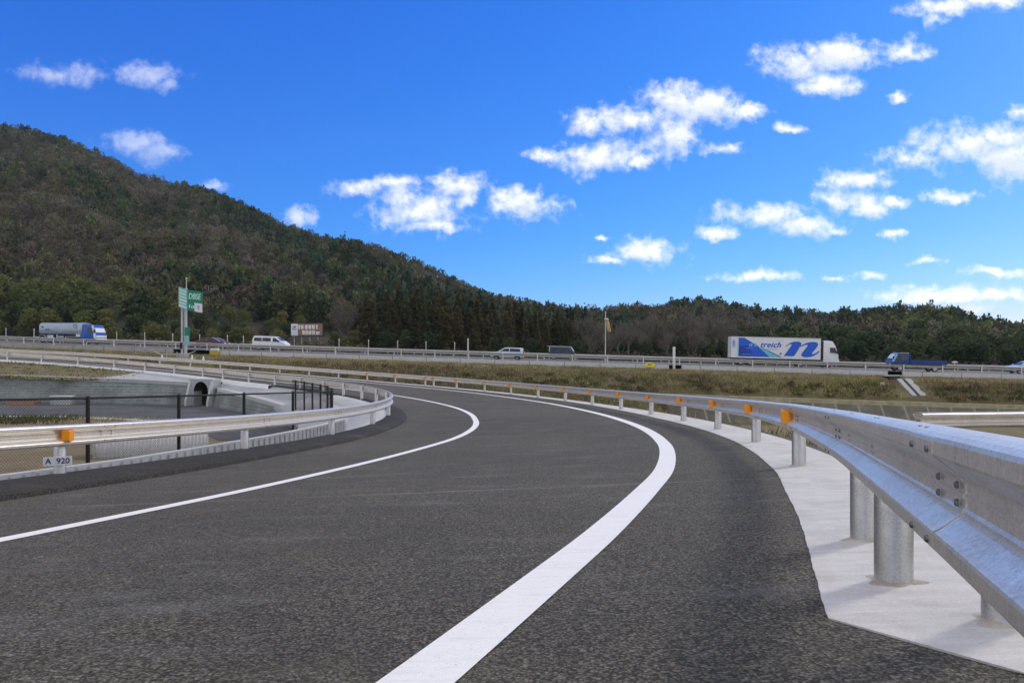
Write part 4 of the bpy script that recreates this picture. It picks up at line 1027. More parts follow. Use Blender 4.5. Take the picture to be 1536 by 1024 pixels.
car_body(cab, 2.46, 1.9, 3.4, .10).obj('cab', M['white_paint'], tr, smooth=True, bevel=.05)
side_panel([(5.75, 1.85), (5.75, 2.52), (6.35, 2.52), (6.62, 1.85)], 2.46, 1.9, 3.4, .1, M['glass'], 'window', tr)
cross_panel((6.73, 2.03), (6.47, 2.70), 2.46, 1.9, 3.4, .1, M['glass'], 'windshield', tr)
m = MB(); m.box(6.60, 6.90, -1.25, 1.25, .38, 1.0); m.obj('bumper', M['white_paint'], tr, bevel=.04)
m = MB(); m.box(6.55, 6.70, -1.55, -1.32, 1.75, 2.45); m.tube((6.4, -1.2, 2.5), (6.62, -1.45, 2.4), .03, n=6); m.obj('mirror', M['chassis'], tr, bevel=.02)
for sy in (-1, 1): lampbox('headlight', tr, 6.86, sy * .95, .78, .1, .4, .22, M['lamp'])

# blue flatbed truck, heading left
fm = frame(hw_a(1372.5, 3.6), 3.6, -1, .02)
fb = thing('flatbed_truck', 'small blue flatbed truck with low drop sides, heading left', 'truck', mat=fm)
cab = [(.95, .62), (.95, 1.95), (1.1, 2.04), (2.15, 2.04), (2.38, 1.94), (2.72, 1.45), (2.92, 1.05), (2.95, .45), (1.2, .45)]
M['deep_blue'] = plain('flatbed_blue', (.006, .05, .21), .3, var=.12, scale=2)
car_body(cab, 1.7, 1.2, 2.0, .10).obj('cab', M['deep_blue'], fb, smooth=True, bevel=.04)
side_panel([(1.35, 1.22), (1.35, 1.84), (2.12, 1.84), (2.48, 1.22)], 1.7, 1.2, 2.0, .1, M['glass'], 'window', fb)
side_panel([(2.25, 1.95), (2.36, 1.92), (2.70, 1.44), (2.88, 1.06), (2.6, 1.06), (2.2, 1.86)], 1.7, 1.2, 2.0, .1, M['logo_pale'], 'corner_panel', fb, .008)
cross_panel((2.74, 1.42), (2.40, 1.90), 1.7, 1.2, 2.0, .1, M['pale_glass'], 'windshield', fb)
m = MB(); m.box(1.0, 2.1, -.83, .83, 2.02, 2.06); m.obj('roof', M['white_paint'], fb, bevel=.015)
m = MB(); m.box(2.88, 3.02, -.82, .82, .38, .62); m.obj('bumper', M['chassis'], fb, bevel=.02)
for sy in (-1, 1): lampbox('headlight', fb, 2.95, sy * .62, .76, .08, .3, .18, M['lamp']); lampbox('mirror', fb, 2.75, sy * 1.02, 1.5, .1, .2, .3, M['chassis'])
m = MB(); m.box(-2.95, .85, -.86, .86, .80, .92); m.obj('bed_floor', M['chassis'], fb)
for nm, bx in (('drop_side', (-2.95, .85, -.89, -.85, .80, 1.28)), ('drop_side', (-2.95, .85, .85, .89, .80, 1.28)), ('tailgate', (-3.0, -2.95, -.89, .89, .80, 1.28)), ('headboard', (.85, .92, -.85, .85, .80, 1.75))):
    m = MB(); m.box(*bx); m.obj(nm, M['bed_blue'], fb, bevel=.01)
m = MB()
for x in (-2.9, -1.65, -.4, .8): m.box(x - .04, x + .04, -.915, -.88, .78, 1.36); m.box(x - .04, x + .04, .88, .915, .78, 1.36)
m.obj('stake', M['bed_blue'], fb)
m = MB(); m.box(-2.8, 2.6, -.35, .35, .5, .8); m.obj('chassis', M['chassis'], fb)
for x in (-1.75, 1.95):
    for sy in (-1, 1): wheel(fb, x, sy * .76, .34, .22)
m = MB(); m.box(-2.85, -2.4, -.75, .75, .42, .55); m.obj('rear_guard', M['chassis'], fb)

# ------------------------------------------------------------------ signs and poles
def at_hw(px, b, dz=0.): a = hw_a(px, b); return HP(a, b, dz)
x, y, z = at_hw(277, -1.2); zb = z - .9
sg = thing('road_sign', 'tall green two-panel direction sign on twin grey poles', 'sign', (x, y, zb))
m = MB(); m.tube((-.33, .05, 0), (-.33, .05, 7.6), .13, n=14); m.obj('pole', M['pole'], sg, smooth=True)
m = MB(); m.tube((.13, 0, 0), (.13, 0, 8.2), .17, n=14); m.tube((.2, 0, 8.2), (.2, 0, 9.35), .05, n=8); m.lathe([(0, 9.5), (.1, 9.45), (.1, 9.3), (0, 9.25)], (.2, 0, 0), 'z', 10); m.obj('pole', M['pole'], sg, smooth=True)
m = MB(); m.box(-.6, .5, -.4, .4, -.5, .45); m.obj('footing', M['conc_old'], sg, bevel=.03)
def board(name, p, q, z0a, z1a, z0b, z1b, mat, th=.06):
    m = MB(); (ax, ay), (bx, by) = p, q; L = math.hypot(bx - ax, by - ay); nx, ny = (by - ay) / L * th, -(bx - ax) / L * th
    m.add([(ax, ay, z0a), (bx, by, z0b), (bx, by, z1b), (ax, ay, z1a), (ax - nx, ay - ny, z0a), (bx - nx, by - ny, z0b), (bx - nx, by - ny, z1b), (ax - nx, ay - ny, z1a)],
          [(0, 1, 2, 3), (7, 6, 5, 4), (0, 4, 5, 1), (1, 5, 6, 2), (2, 6, 7, 3), (3, 7, 4, 0)]); return m.obj(name, mat, sg)
pA, pB, pC = (-.48, -.55), (.72, -.95), (2.35, -.55)
board('panel', pA, pB, 5.95, 8.35, 5.55, 7.95, M['sign_teal'])
board('panel', pB, pC, 5.55, 7.95, 5.25, 7.75, M['sign_green'])
def on_board(p, q, z0, z1, u0, u1, v0, v1, mat, name, pr=.012, sk=0.):
    (ax, ay), (bx, by) = p, q; L = math.hypot(bx - ax, by - ay); nx, ny = (by - ay) / L * pr, -(bx - ax) / L * pr
    P_ = lambda u, v: (ax + (bx - ax) * u + nx, ay + (by - ay) * u + ny, (z0[0] * (1 - u) + z0[1] * u) * (1 - v) + (z1[0] * (1 - u) + z1[1] * u) * v)
    m = MB(); vs = [P_(u0, v0), P_(u1, v0), P_(u1 + sk, v1), P_(u0 + sk, v1)]; vs += [(v[0] - nx * .8, v[1] - ny * .8, v[2]) for v in vs]
    m.add(vs, [(0, 1, 2, 3), (0, 4, 5, 1), (1, 5, 6, 2), (2, 6, 7, 3), (3, 7, 4, 0)]); return m.obj(name, mat, sg)
for k in range(6): on_board(pA, pB, (5.95, 5.55), (8.35, 7.95), .06, .93 - .12 * (k % 3 == 1), .06 + k * .155, .14 + k * .155, M['sign_mint'] if k % 2 else M['white_sign'], 'text_row')
gl = text_mesh('DBSE', .85, M['sign_mint'], 'lettering', .08, 0., .004, 1.02, .07)
o = link('lettering', gl, sg); o.location = (1.50, -.80, 7.12); o.rotation_euler = (R(90), R(4), math.atan2(.4, 1.63)); o.scale = (.68, 1.15, 1)
gl = text_mesh('1o', .66, M['sign_mint'], 'lettering', .05, 0., .004, 1., .06)
o = link('lettering', gl, sg); o.location = (1.12, -.885, 5.98); o.rotation_euler = (R(90), R(4), math.atan2(.4, 1.63))
on_board(pB, pC, (5.55, 5.25), (7.95, 7.75), .47, .99, .0, .42, M['white_sign'], 'white_field')
on_board(pB, pC, (5.55, 5.25), (7.95, 7.75), .62, .84, .22, .32, M['pole'], 'emblem', .02)
on_board(pB, pC, (5.55, 5.25), (7.95, 7.75), .66, .80, .12, .22, M['pole'], 'emblem', .02, .03)
m = MB(); m.box(.10, .70, -.24, -.18, 2.55, 3.55); m.obj('lower_panel', M['sign_green'], sg)
m = MB(); m.box(.16, .62, -.24, -.18, 1.35, 2.55); m.obj('lower_panel', M['sign_teal'], sg)
m = MB(); m.box(-.5, -.2, -.2, -.08, 1.0, 1.75); m.obj('control_box', M['chassis'], sg, bevel=.02)
# yellow box by the gap in the wall
x, y, z = at_hw(322, -.6); yb = thing('junction_box', 'squat yellow and cream box beside the gap in the concrete edge wall', 'box', (x, y, z - .55))
m = MB(); m.box(-.5, .5, -.3, .3, 0, .55); m.obj('base', M['ochre'], yb, bevel=.02)
m = MB(); m.box(-.42, .46, -.28, .28, .55, .85); m.obj('lid', M['post_white'], yb, bevel=.02)
# oval yellow sign on the edge wall
x, y, z = at_hw(975, -.55); ys = thing('yellow_sign', 'small yellow oval sign with dark lettering on the concrete edge wall', 'sign', (x, y, z - .05))
m = MB(); n = 28; m.prism([(.52 * math.copysign(abs(math.cos(t_)) ** .6, math.cos(t_)), .24 * math.copysign(abs(math.sin(t_)) ** .6, math.sin(t_))) for t_ in np.linspace(0, 2 * math.pi, n, endpoint=False)], -.03, .03); m.obj('panel', M['yellow'], ys)
m = MB(); m.box(-.28, -.10, -.04, -.028, -.02, .10); m.box(-.06, .12, -.04, -.028, -.02, .10); m.box(.16, .27, -.04, -.028, .02, .10); m.obj('lettering', M['board_dark'], ys)
m = MB(); m.box(-.03, .03, .03, .08, -.6, .1); m.obj('bracket', M['pole'], ys)
# flagpole with a limp yellow windsock
x, y, z = at_hw(908, .8); fp_ = thing('flagpole', 'slender white pole carrying a limp faded yellow windsock', 'pole', (x, y, z))
m = MB(); m.tube((0, 0, 0), (.02, 0, 5.75), .05, .035, n=8); m.lathe([(0, 5.9), (.06, 5.85), (.06, 5.75), (0, 5.7)], axis='z', n=8); m.obj('pole', M['post_white'], fp_, smooth=True)
m = MB(); rows = []
for i in range(9):
    t_ = i / 8; cx = .16 + .30 * t_; w = .20 + .10 * math.sin(t_ * 2.4); zz = 4.95 - 1.35 * t_
    rows.append([(cx + w * math.cos(k / 10 * 2 * math.pi) * (.75 if t_ else 1.1), .12 * math.sin(k / 10 * 2 * math.pi) * (1 + .4 * math.sin(3 * k + i)), zz + .05 * math.sin(k * 2 + i)) for k in range(10)])
for i in range(8): m.add(rows[i] + rows[i + 1], [(k, (k + 1) % 10, 10 + (k + 1) % 10, 10 + k) for k in range(10)])
m.obj('windsock', M['flag'], fp_, smooth=True)
m = MB(); m.lathe([(.20, 4.93), (.24, 4.96), (.24, 5.06), (.18, 5.1), (0, 5.1)], (.12, 0, 0), 'z', 12); m.obj('hoop', M['post_white'], fp_)
# thick white post by the wall break and slim lamp pole
x, y, z = at_hw(1011, -.2); o = MB().lathe([(.15, -.4), (.15, 2.0), (.13, 2.05), (0, 2.05)], axis='z', n=14).obj('bollard_post', M['post_white'], smooth=True); o.location = (x, y, z); tag(o, 'stout white post standing at the break in the concrete edge wall', 'post')
x, y, z = at_hw(702, 23.4); o = MB().lathe([(.11, 0), (.09, 2.7), (0, 2.72)], axis='z', n=10).obj('pole', M['post_white'], smooth=True); o.location = (x, y, z); tag(o, 'lone taller white pole against the dark cedars, beyond the white estate car', 'pole')
x, y, z = at_hw(1090, 23.4)
# cones and chain posts by the sign platform
for i, (px, lb) in enumerate([(243, 'small white cone on the rough bank before the tall green sign'), (288, 'small white cone on the dark bank at the foot of the green sign'), (305, 'small white cone beside the yellow box near the green sign')]):
    a = hw_a(px, -2.2); X, Y, Z = HP(a, -2.2); Z = float(ground_z([(X, Y)])[0])
    c = thing('traffic_cone', lb, 'cone', (X, Y, Z))
    m = MB(); m.lathe([(.19, .04), (.05, .68), (.03, .70), (0, .70)], axis='z', n=14); m.obj('cone', M['post_white'], c, smooth=True)
    m = MB(); m.box(-.22, .22, -.22, .22, 0, .05); m.obj('base', M['chassis'], c)
pf = thing('sign_platform', 'low broken concrete platform with a sagging rail round the foot of the green sign', 'platform', (*HP(hw_a(280), -1.9)[:2], HP(hw_a(280), 0)[2] - 1.2))
m = MB(); m.box(-3.0, 2.2, -.5, 1.7, -.6, .25); m.obj('slab', M['conc_old'], pf, bevel=.04)
m = MB()
for xx in (-1.1, .1, 1.2): m.tube((xx, -.45, .2), (xx, -.45, .95), .04, n=6)
m.tube((-2.6, -.45, .95), (-1.8, -.45, .62), .05, n=6); m.tube((-1.8, -.45, .62), (1.3, -.45, .66), .05, n=6); m.tube((1.3, -.45, .66), (2.3, -.45, 1.0), .05, n=6); m.obj('rail', M['pole'], pf)

# billboard
a = hw_a(460, 28); X, Y, Z = HP(a, 28)
bb_ = thing('billboard', 'wide roadside billboard, white on one end and brown with rows of pale pictures', 'billboard', (X, Y, Z + .75), None)
bb_.rotation_euler = (0, 0, R(-12))
m = MB(); m.box(-2.75, 2.9, -.10, .12, 1.55, 3.75); m.obj('back', M['board_dark'], bb_)
m = MB(); m.box(-2.62, -1.45, -.13, -.10, 1.72, 3.60); m.obj('white_panel', M['white_sign'], bb_)
m = MB(); m.box(-1.42, 2.75, -.13, -.10, 1.72, 3.60); m.obj('picture_panel', M['brown'], bb_)
m = MB(); m.prism([(-2.3, 3.1), (-2.0, 2.98), (-1.75, 3.1), (-1.75, 3.2), (-2.3, 3.2)], -.14, -.13); m.box(-2.42, -2.2, -.14, -.13, 2.68, 2.84); m.box(-2.14, -1.98, -.14, -.13, 2.66, 2.82); m.box(-1.92, -1.7, -.14, -.13, 2.68, 2.80); m.obj('lettering', M['board_dark'], bb_)
for k, (u, v) in enumerate([(-1.2, 1), (-.7, 1), (0.0, 1), (.6, 1), (1.2, 1), (1.8, 1), (-.45, 0), (.1, 0), (.65, 0), (1.25, 0), (1.95, 0)]):
    w = (.28 if k in (0, 5) else .47 if k != 10 else .62); zz = 2.75 if v else 1.90
    m = MB(); m.box(u - w / 2, u + w / 2, -.145, -.132, zz, zz + (.66 if k < 10 else .46)); m.obj('picture', M['photo'], bb_)
for xx in (-2.2, -.9, .5, 1.9):
    m = MB(); m.tube((xx, .1, -1.2), (xx, .1, 3.6), .07, n=8); m.obj('leg', M['pole'], bb_)

# ------------------------------------------------------------------ hills
RIDGE = np.array([(-2200, -60, 260), (-1300, 45, 360), (-600, 60, 480), (-300, 90, 470), (0, 183, 450), (75, 195, 445), (150, 225, 440), (225, 262, 430), (300, 277, 420), (375, 305, 405), (430, 335, 395), (480, 350, 385), (560, 365, 360), (620, 385, 345),
                  (680, 415, 330), (740, 437, 310), (800, 452, 290), (870, 462, 270), (930, 456, 270), (990, 453, 275), (1060, 446, 285), (1100, 455, 280), (1160, 461, 280), (1220, 466, 280), (1280, 462, 270),
                  (1320, 457, 265), (1400, 455, 260), (1440, 465, 255), (1500, 482, 240), (1536, 487, 235), (1700, 500, 230), (2100, 505, 230)], float)
TREE_H = 5.6
def hill_params(px):
    Yr = np.interp(px, RIDGE[:, 0], RIDGE[:, 2]); py = np.interp(px, RIDGE[:, 0], RIDGE[:, 1])
    Zr = (530 - py) * Yr / 1109. - TREE_H
    k = (px - 768) / 1109.; o = HA + HN * 24.2; a = (k * o[1] - o[0]) / (HU[0] - k * HU[1])
    Y0 = o[1] + a * HU[1]; Z0 = hz(np.clip(a, -70, HLEN + 70)) - .15
    return Y0, Z0, Yr, Zr
def hill_z(X, Y):
    X = np.asarray(X, float); Y = np.asarray(Y, float)
    px = 768 + 1109. * X / Y
    Y0, Z0, Yr, Zr = hill_params(px)
    t_ = (Y - Y0) / (Yr - Y0)
    g = np.where(t_ < 1, np.clip(t_, 0, 1) ** 1.12, 1 - ((t_ - 1) * 1.1) ** 2)
    n = (np.sin(X * .045 + 1.) * np.sin(Y * .038) * 5 + np.sin(X * .11 + Y * .05) * 2.0) * np.clip(t_ * 3, 0, 1) * np.clip((1 - t_) * 3, 0, 1) * np.clip((Zr - Z0) / 60, .12, 1)
    return Z0 + (Zr - Z0) * g + n
pxs = np.r_[np.linspace(-2200, -640, 20), np.linspace(-600, 2100, 130)]; ts = np.r_[np.linspace(0, 1, 40), np.linspace(1.05, 1.6, 8)]
Y0, Z0, Yr, Zr = hill_params(pxs)
HX = []; 
for t_ in ts:
    Y = Y0 + (Yr - Y0) * t_; X = (pxs - 768) / 1109. * Y; HX.append(np.c_[X, Y, hill_z(X, Y)])
V = np.stack(HX, 0).reshape(-1, 3)
tag(link('hills', np_mesh('hills', V, grid_faces(len(ts), len(pxs)), M['forest_floor'], True)), kind='structure')
# far plain out to the horizon
m = MB(); m.add([(-760, -400, -9.5), (760, -400, -9.5), (760, 780, -9.5), (-760, 780, -9.5)], [(0, 1, 2, 3)]); tag(m.obj('terrain', M['earth']), kind='structure')

# ------------------------------------------------------------------ trees
def cards(C_, size, rng, aspect=1., up=0., flat=0.):
    """n leaf cards centred on C_, random orientation"""
    n = len(C_); u = rng.normal(size=(n, 3)); u /= np.linalg.norm(u, axis=1, keepdims=True)
    u[:, 2] = u[:, 2] * (1 - flat) + up; u /= np.linalg.norm(u, axis=1, keepdims=True)
    w = rng.normal(size=(n, 3)); w[:, 2] *= (1 - flat); w = np.cross(u, w); w /= np.linalg.norm(w, axis=1, keepdims=True)
    s = size * rng.uniform(.6, 1.35, (n, 1))
    a = u * s * .5; b = w * s * .5 * aspect
    k1 = rng.uniform(.55, 1, (n, 1)); k2 = rng.uniform(.55, 1, (n, 1))
    return np.stack([C_ - a - b * k1, C_ + a * k2 - b, C_ + a + b * k1, C_ - a * k2 + b], 1).reshape(-1, 3)
def quads(n): return np.arange(n * 4).reshape(-1, 4)

def broad_crown(rng, h, w, n, size, lobes=9):
    cs = []; 
    for i in range(lobes):
        a = rng.uniform(0, 6.28); r = w * .5 * rng.uniform(.15, .72); zc = h * rng.uniform(.38, .82)
        k = 1 - .55 * max(0, (zc / h - .6) / .3)
        cs.append((math.cos(a) * r * k, math.sin(a) * r * k, zc, w * rng.uniform(.17, .29)))
    cs.append((0, 0, h * .82, w * .2)); cs.append((0, 0, h * .5, w * .33)); cs.append((rng.uniform(-1, 1) * w * .2, rng.uniform(-1, 1) * w * .2, h * .25, w * .30))
    cs = np.array(cs); pr = cs[:, 3] ** 2; pr /= pr.sum(); k = rng.choice(len(cs), n, p=pr)
    d = rng.normal(size=(n, 3)); d /= np.linalg.norm(d, axis=1, keepdims=True)
    rr = cs[k, 3:4] * rng.uniform(.55, 1.08, (n, 1)) ** .6
    P_ = cs[k, :3] + d * rr * [1, 1, .85]; P_[:, 2] = np.clip(P_[:, 2], .25, None)
    return cards(P_, size, rng, .75)
def cedar_crown(rng, h, w, n, size):
    z = h * (.10 + .9 * (1 - np.sqrt(rng.uniform(0, 1, n))) ** .8)
    tier = .75 + .35 * np.abs(np.sin(z / h * 22 + rng.uniform(0, 3)))
    R_ = w * .5 * np.clip(1.03 - (z / h) ** 1.25, .03, 1) * tier
    a = rng.uniform(0, 6.28, n); R_ *= (.8 + .3 * np.sin(a * 3 + z * .8)); r = R_ * rng.uniform(.25, 1, n) ** .45
    return cards(np.c_[np.cos(a) * r, np.sin(a) * r, z - r * .22], size, rng, .55, 0, .1)
def branch_mesh(rng, h, mb, pts, spread=.5, levels=3, r0=.16):
    def grow(p, d, L, r, lv):
        segs = 3; q = Vector(p); dd = Vector(d)
        for i in range(segs):
            nd = (dd + Vector(rng.normal(size=3)) * .16 + Vector((0, 0, .06))).normalized()
            q2 = q + nd * (L / segs); mb.tube(q, q2, r * (1 - .25 * i / segs), r * (1 - .25 * (i + 1) / segs), 5 if lv < 2 else 3, False)
            if lv >= 1: pts.append((tuple(q2), lv))
            if lv < levels and (i > 0 or lv > 0):
                for _ in range(2 if lv < 2 else 1):
                    a = rng.uniform(0, 6.28); side = Vector((math.cos(a), math.sin(a), .35 + .3 * rng.uniform())).normalized()
                    grow(q2, (nd * (1 - spread) + side * spread).normalized(), L * rng.uniform(.5, .68), r * .52, lv + 1)
            q, dd = q2, nd
    grow((0, 0, -.4), (0, 0, 1), h * .5, r0, 0)
def bare_crown(rng, pts, w, n, L, th):
    k = rng.choice(len(pts), n); C_ = np.array([pts[i][0] for i in k]) + rng.normal(size=(n, 3)) * .35
    d = C_ - np.array([0, 0, C_[:, 2].min() * .5]); d[:, 2] *= .8; d /= np.linalg.norm(d, axis=1, keepdims=True)
    d = d + rng.normal(size=(n, 3)) * .5; d[:, 2] += .35; d /= np.linalg.norm(d, axis=1, keepdims=True)
    w_ = np.cross(d, rng.normal(size=(n, 3))); w_ /= np.linalg.norm(w_, axis=1, keepdims=True)
    s = L * rng.uniform(.5, 1.3, (n, 1)); b = w_ * th * rng.uniform(.6, 1.3, (n, 1))
    return np.stack([C_ - b, C_ + b, C_ + d * s + b * .3, C_ + d * s - b * .3], 1).reshape(-1, 3)
def trunk_mb(rng, h, r, limbs=5, crown_w=4):
    m = MB(); lean = rng.uniform(-.15, .15, 2); top = (lean[0] * h * .3, lean[1] * h * .3, h * .72)
    mid = (lean[0] * h * .1, lean[1] * h * .1, h * .36)
    m.tube((0, 0, -.6), (0, 0, .1), r * 1.5, r * 1.05, 8, False); m.tube((0, 0, .1), mid, r * 1.05, r * .7, 8, False); m.tube(mid, top, r * .7, r * .15, 7, False)
    for i in range(limbs):
        a = rng.uniform(0, 6.28); z0 = h * rng.uniform(.25, .55); L = crown_w * rng.uniform(.2, .38)
        m.tube((mid[0] * z0 / mid[2], mid[1] * z0 / mid[2], z0), (math.cos(a) * L, math.sin(a) * L, z0 + L * .8), r * .4, r * .1, 5, False)
    return m

TPL = {}
rng = np.random.default_rng(5)
TPL['cedar'] = []; TPL['ever'] = []; TPL['dark'] = []; TPL['bare'] = []
for i in range(6):
    TPL['cedar'].append((trunk_mb(rng, 12, .2, 3, 3).mesh('trunk', M['bark']), np_mesh('crown', cedar_crown(rng, 12, 4.6, 900, .62), quads(900), M['leaf_cedar'])))
    TPL['ever'].append((trunk_mb(rng, 9, .2, 5, 6).mesh('trunk', M['bark']), np_mesh('crown', broad_crown(rng, 9, 7.2, 1000, .50), quads(1000), M['leaf_ever'])))
    TPL['dark'].append((trunk_mb(rng, 9, .2, 5, 6).mesh('trunk', M['bark']), np_mesh('crown', broad_crown(rng, 9, 7.0, 1000, .52, 11), quads(1000), M['leaf_dark'])))
    mb = MB(); pts = []; branch_mesh(rng, 9, mb, pts, .55, 3, .17)
    TPL['bare'].append((mb.mesh('trunk', M['bark_pale']), np_mesh('crown', bare_crown(rng, pts, 6, 1100, 1.0, .022), quads(1100), M['twig'])))
BASEH = {'cedar': 12., 'ever': 9., 'dark': 9., 'bare': 9.}
NAMES = {'cedar': ('cedar_tree', 'cedar'), 'ever': ('broadleaf_tree', 'tree'), 'dark': ('evergreen_tree', 'tree'), 'bare': ('bare_tree', 'tree')}
SEGS = [(-80, 60, 'behind the rail short of the tanker'), (60, 160, 'behind the blue-cab tanker'), (160, 262, 'between the tanker and the tall green sign'), (262, 345, 'behind the tall green sign'), (345, 432, 'behind the white van'),
        (432, 500, 'behind the brown billboard'), (500, 600, 'just right of the billboard'), (600, 700, 'short of the lone white pole'), (700, 790, 'behind the white estate car'), (790, 872, 'behind the boxy kei car'), (872, 960, 'behind the windsock pole'),
        (960, 1095, 'behind the stout white post'), (1095, 1250, 'behind the long white truck'), (1250, 1335, 'between the white truck and the blue flatbed'), (1335, 1415, 'behind the blue flatbed truck'), (1415, 1700, 'beyond the rail right of the blue flatbed')]
LOOK = {'cedar': 'tall brown-green cedar', 'ever': 'bushy olive-green tree', 'dark': 'dark evergreen tree', 'bare': 'leafless grey tree'}
def where(px):
    for a0, a1, s in SEGS:
        if a0 <= px < a1: return s
    return SEGS[-1][2]
tree_i = 0
def plant(kind, px, b, h, wk=1., note=''):
    global tree_i
    if 418 < px < 500 and b < 31.5: return
    a = hw_a(px, b); X, Y = HP(a, b)[:2]; Z = float(hill_z(X, Y)) - .15
    nm, cat = NAMES[kind]; seg = where(px)
    row = 'front row' if b < 30 else ('middle row' if b < 38 else 'back row')
    t_ = thing(nm, f'{LOOK[kind]} of the {row} {seg}', cat, (X, Y, Z), f'{LOOK[kind]}s {seg}, {row}')
    tm, cm = TPL[kind][tree_i % 6]; tree_i += 1
    s = h / BASEH[kind]; sw = s * wk
    t_.scale = (sw, sw, s); t_.rotation_euler = (0, 0, random.uniform(0, 6.28))
    link('trunk', tm, t_); link('crown', cm, t_)
def row(kind, p0, p1, step, b, tops, wk=1., jit=.45):
    px = p0
    while px <= p1:
        pj = px + random.uniform(-jit, jit) * step; bj = b + random.uniform(-1.6, 1.6)
        a = hw_a(pj, bj); X, Y = HP(a, bj)[:2]; zt_ = (530 - np.interp(pj, *tops)) * Y / 1109.
        h = zt_ - float(hill_z(X, Y)); h = max(3.5, min(17, h * random.uniform(.84, 1.06)))
        plant(kind, pj, bj, h, wk * random.uniform(.9, 1.15)); px += step
ct = ([540, 555, 600, 650, 700, 760, 800, 870], [445, 432, 426, 430, 438, 446, 458, 466])
sh = lambda t_, d: (t_[0], [v + d for v in t_[1]])
row('cedar', 552, 872, 17, 40, ct, 1.15); row('cedar', 556, 874, 18, 33, sh(ct, 8), 1.15); row('cedar', 560, 878, 19, 27.5, sh(ct, 22), 1.1); row('dark', 570, 880, 40, 25.8, sh(ct, 62), 1.0)
lt = ([-60, 0, 150, 250, 380, 480, 545], [405, 402, 408, 428, 446, 452, 448])
row('ever', -40, 545, 46, 48, lt, 1.1); row('ever', -50, 470, 47, 40, sh(lt, 14), 1.15); row('dark', -30, 440, 47, 33, sh(lt, 30), 1.1); row('ever', -50, 545, 44, 27, sh(lt, 52), 1.1)
bt_ = ([440, 545, 870, 960, 1040, 1110], [446, 446, 468, 468, 462, 476])
row('dark', -40, 430, 38, 30, sh(lt, 44), 1.15); row('ever', -30, 540, 36, 25.6, sh(lt, 72), 1.1)
row('bare', 480, 545, 26, 30, bt_, 1.0); row('bare', 330, 430, 40, 29, sh(lt, 40), .9); row('bare', 180, 300, 55, 30.5, sh(lt, 45), .9)
row('bare', 872, 1105, 27, 43, bt_); row('bare', 880, 1100, 29, 35, sh(bt_, 8)); row('bare', 876, 1100, 31, 28, sh(bt_, 22))
row('dark', 890, 1090, 46, 31, sh(bt_, 38), .9); row('cedar', 900, 1095, 60, 38, sh(bt_, 14), 1.0)
rt = ([1080, 1100, 1150, 1250, 1350, 1450, 1536, 1600], [500, 490, 484, 488, 476, 478, 490, 494])
row('dark', 1100, 1600, 44, 50, rt, 1.15); row('dark', 1110, 1600, 42, 42, sh(rt, 6), 1.15); row('dark', 1095, 1600, 42, 34, sh(rt, 14), 1.15); row('dark', 1105, 1600, 40, 27.5, sh(rt, 24), 1.1)

# hillside wood: thousands of crowns that read as one mass
rng = np.random.default_rng(21)
HT = []
for i in range(5): HT.append(('ever', broad_crown(rng, 7, 6.4, 125, .92, 8)))
for i in range(5):
    P_ = rng.normal(size=(125, 3)); P_ /= np.linalg.norm(P_, axis=1, keepdims=True); P_ = P_ * [2.9, 2.9, 2.6] * rng.uniform(.5, 1, (125, 1)) ** .5 + [0, 0, 3.7]
    HT.append(('decid', cards(P_, 1.1, rng, .26, .35)))
for i in range(3): HT.append(('conif', cedar_crown(rng, 8.5, 4.4, 120, .95)))
px = rng.uniform(-230, 1700, 80000); Y0, Z0, Yr, Zr = hill_params(px)
tY = np.sqrt(rng.uniform((Y0 + 22) ** 2, (Yr * 1.04) ** 2)); wgt = (Yr ** 2 - (Y0 + 22) ** 2); keep = rng.uniform(0, wgt.max(), len(px)) < wgt
px, Y = px[keep], tY[keep]; X = (px - 768) / 1109. * Y
order = np.argsort(Y); cell = {}; sel = []
for i in order:
    s_ = 3.2 + (Y[i] > 190) * .25 + (Y[i] > 300) * .3; key = (int(X[i] // s_), int(Y[i] // s_))
    ok = True
    for dx in (-1, 0, 1):
        for dy in (-1, 0, 1):
            for j in cell.get((key[0] + dx, key[1] + dy), ()):
                if (X[i] - X[j]) ** 2 + (Y[i] - Y[j]) ** 2 < s_ * s_ * .8: ok = False
    if ok: cell.setdefault(key, []).append(i); sel.append(i)
sel = np.array(sel); X, Y, px = X[sel], Y[sel], px[sel]; Z = hill_z(X, Y)
n1 = np.sin(X * .031 + 2) * np.sin(Y * .027 + X * .012) + .6 * np.sin(X * .083 + Y * .061) + rng.normal(size=len(X)) * .55
Vs = []; Ts = []
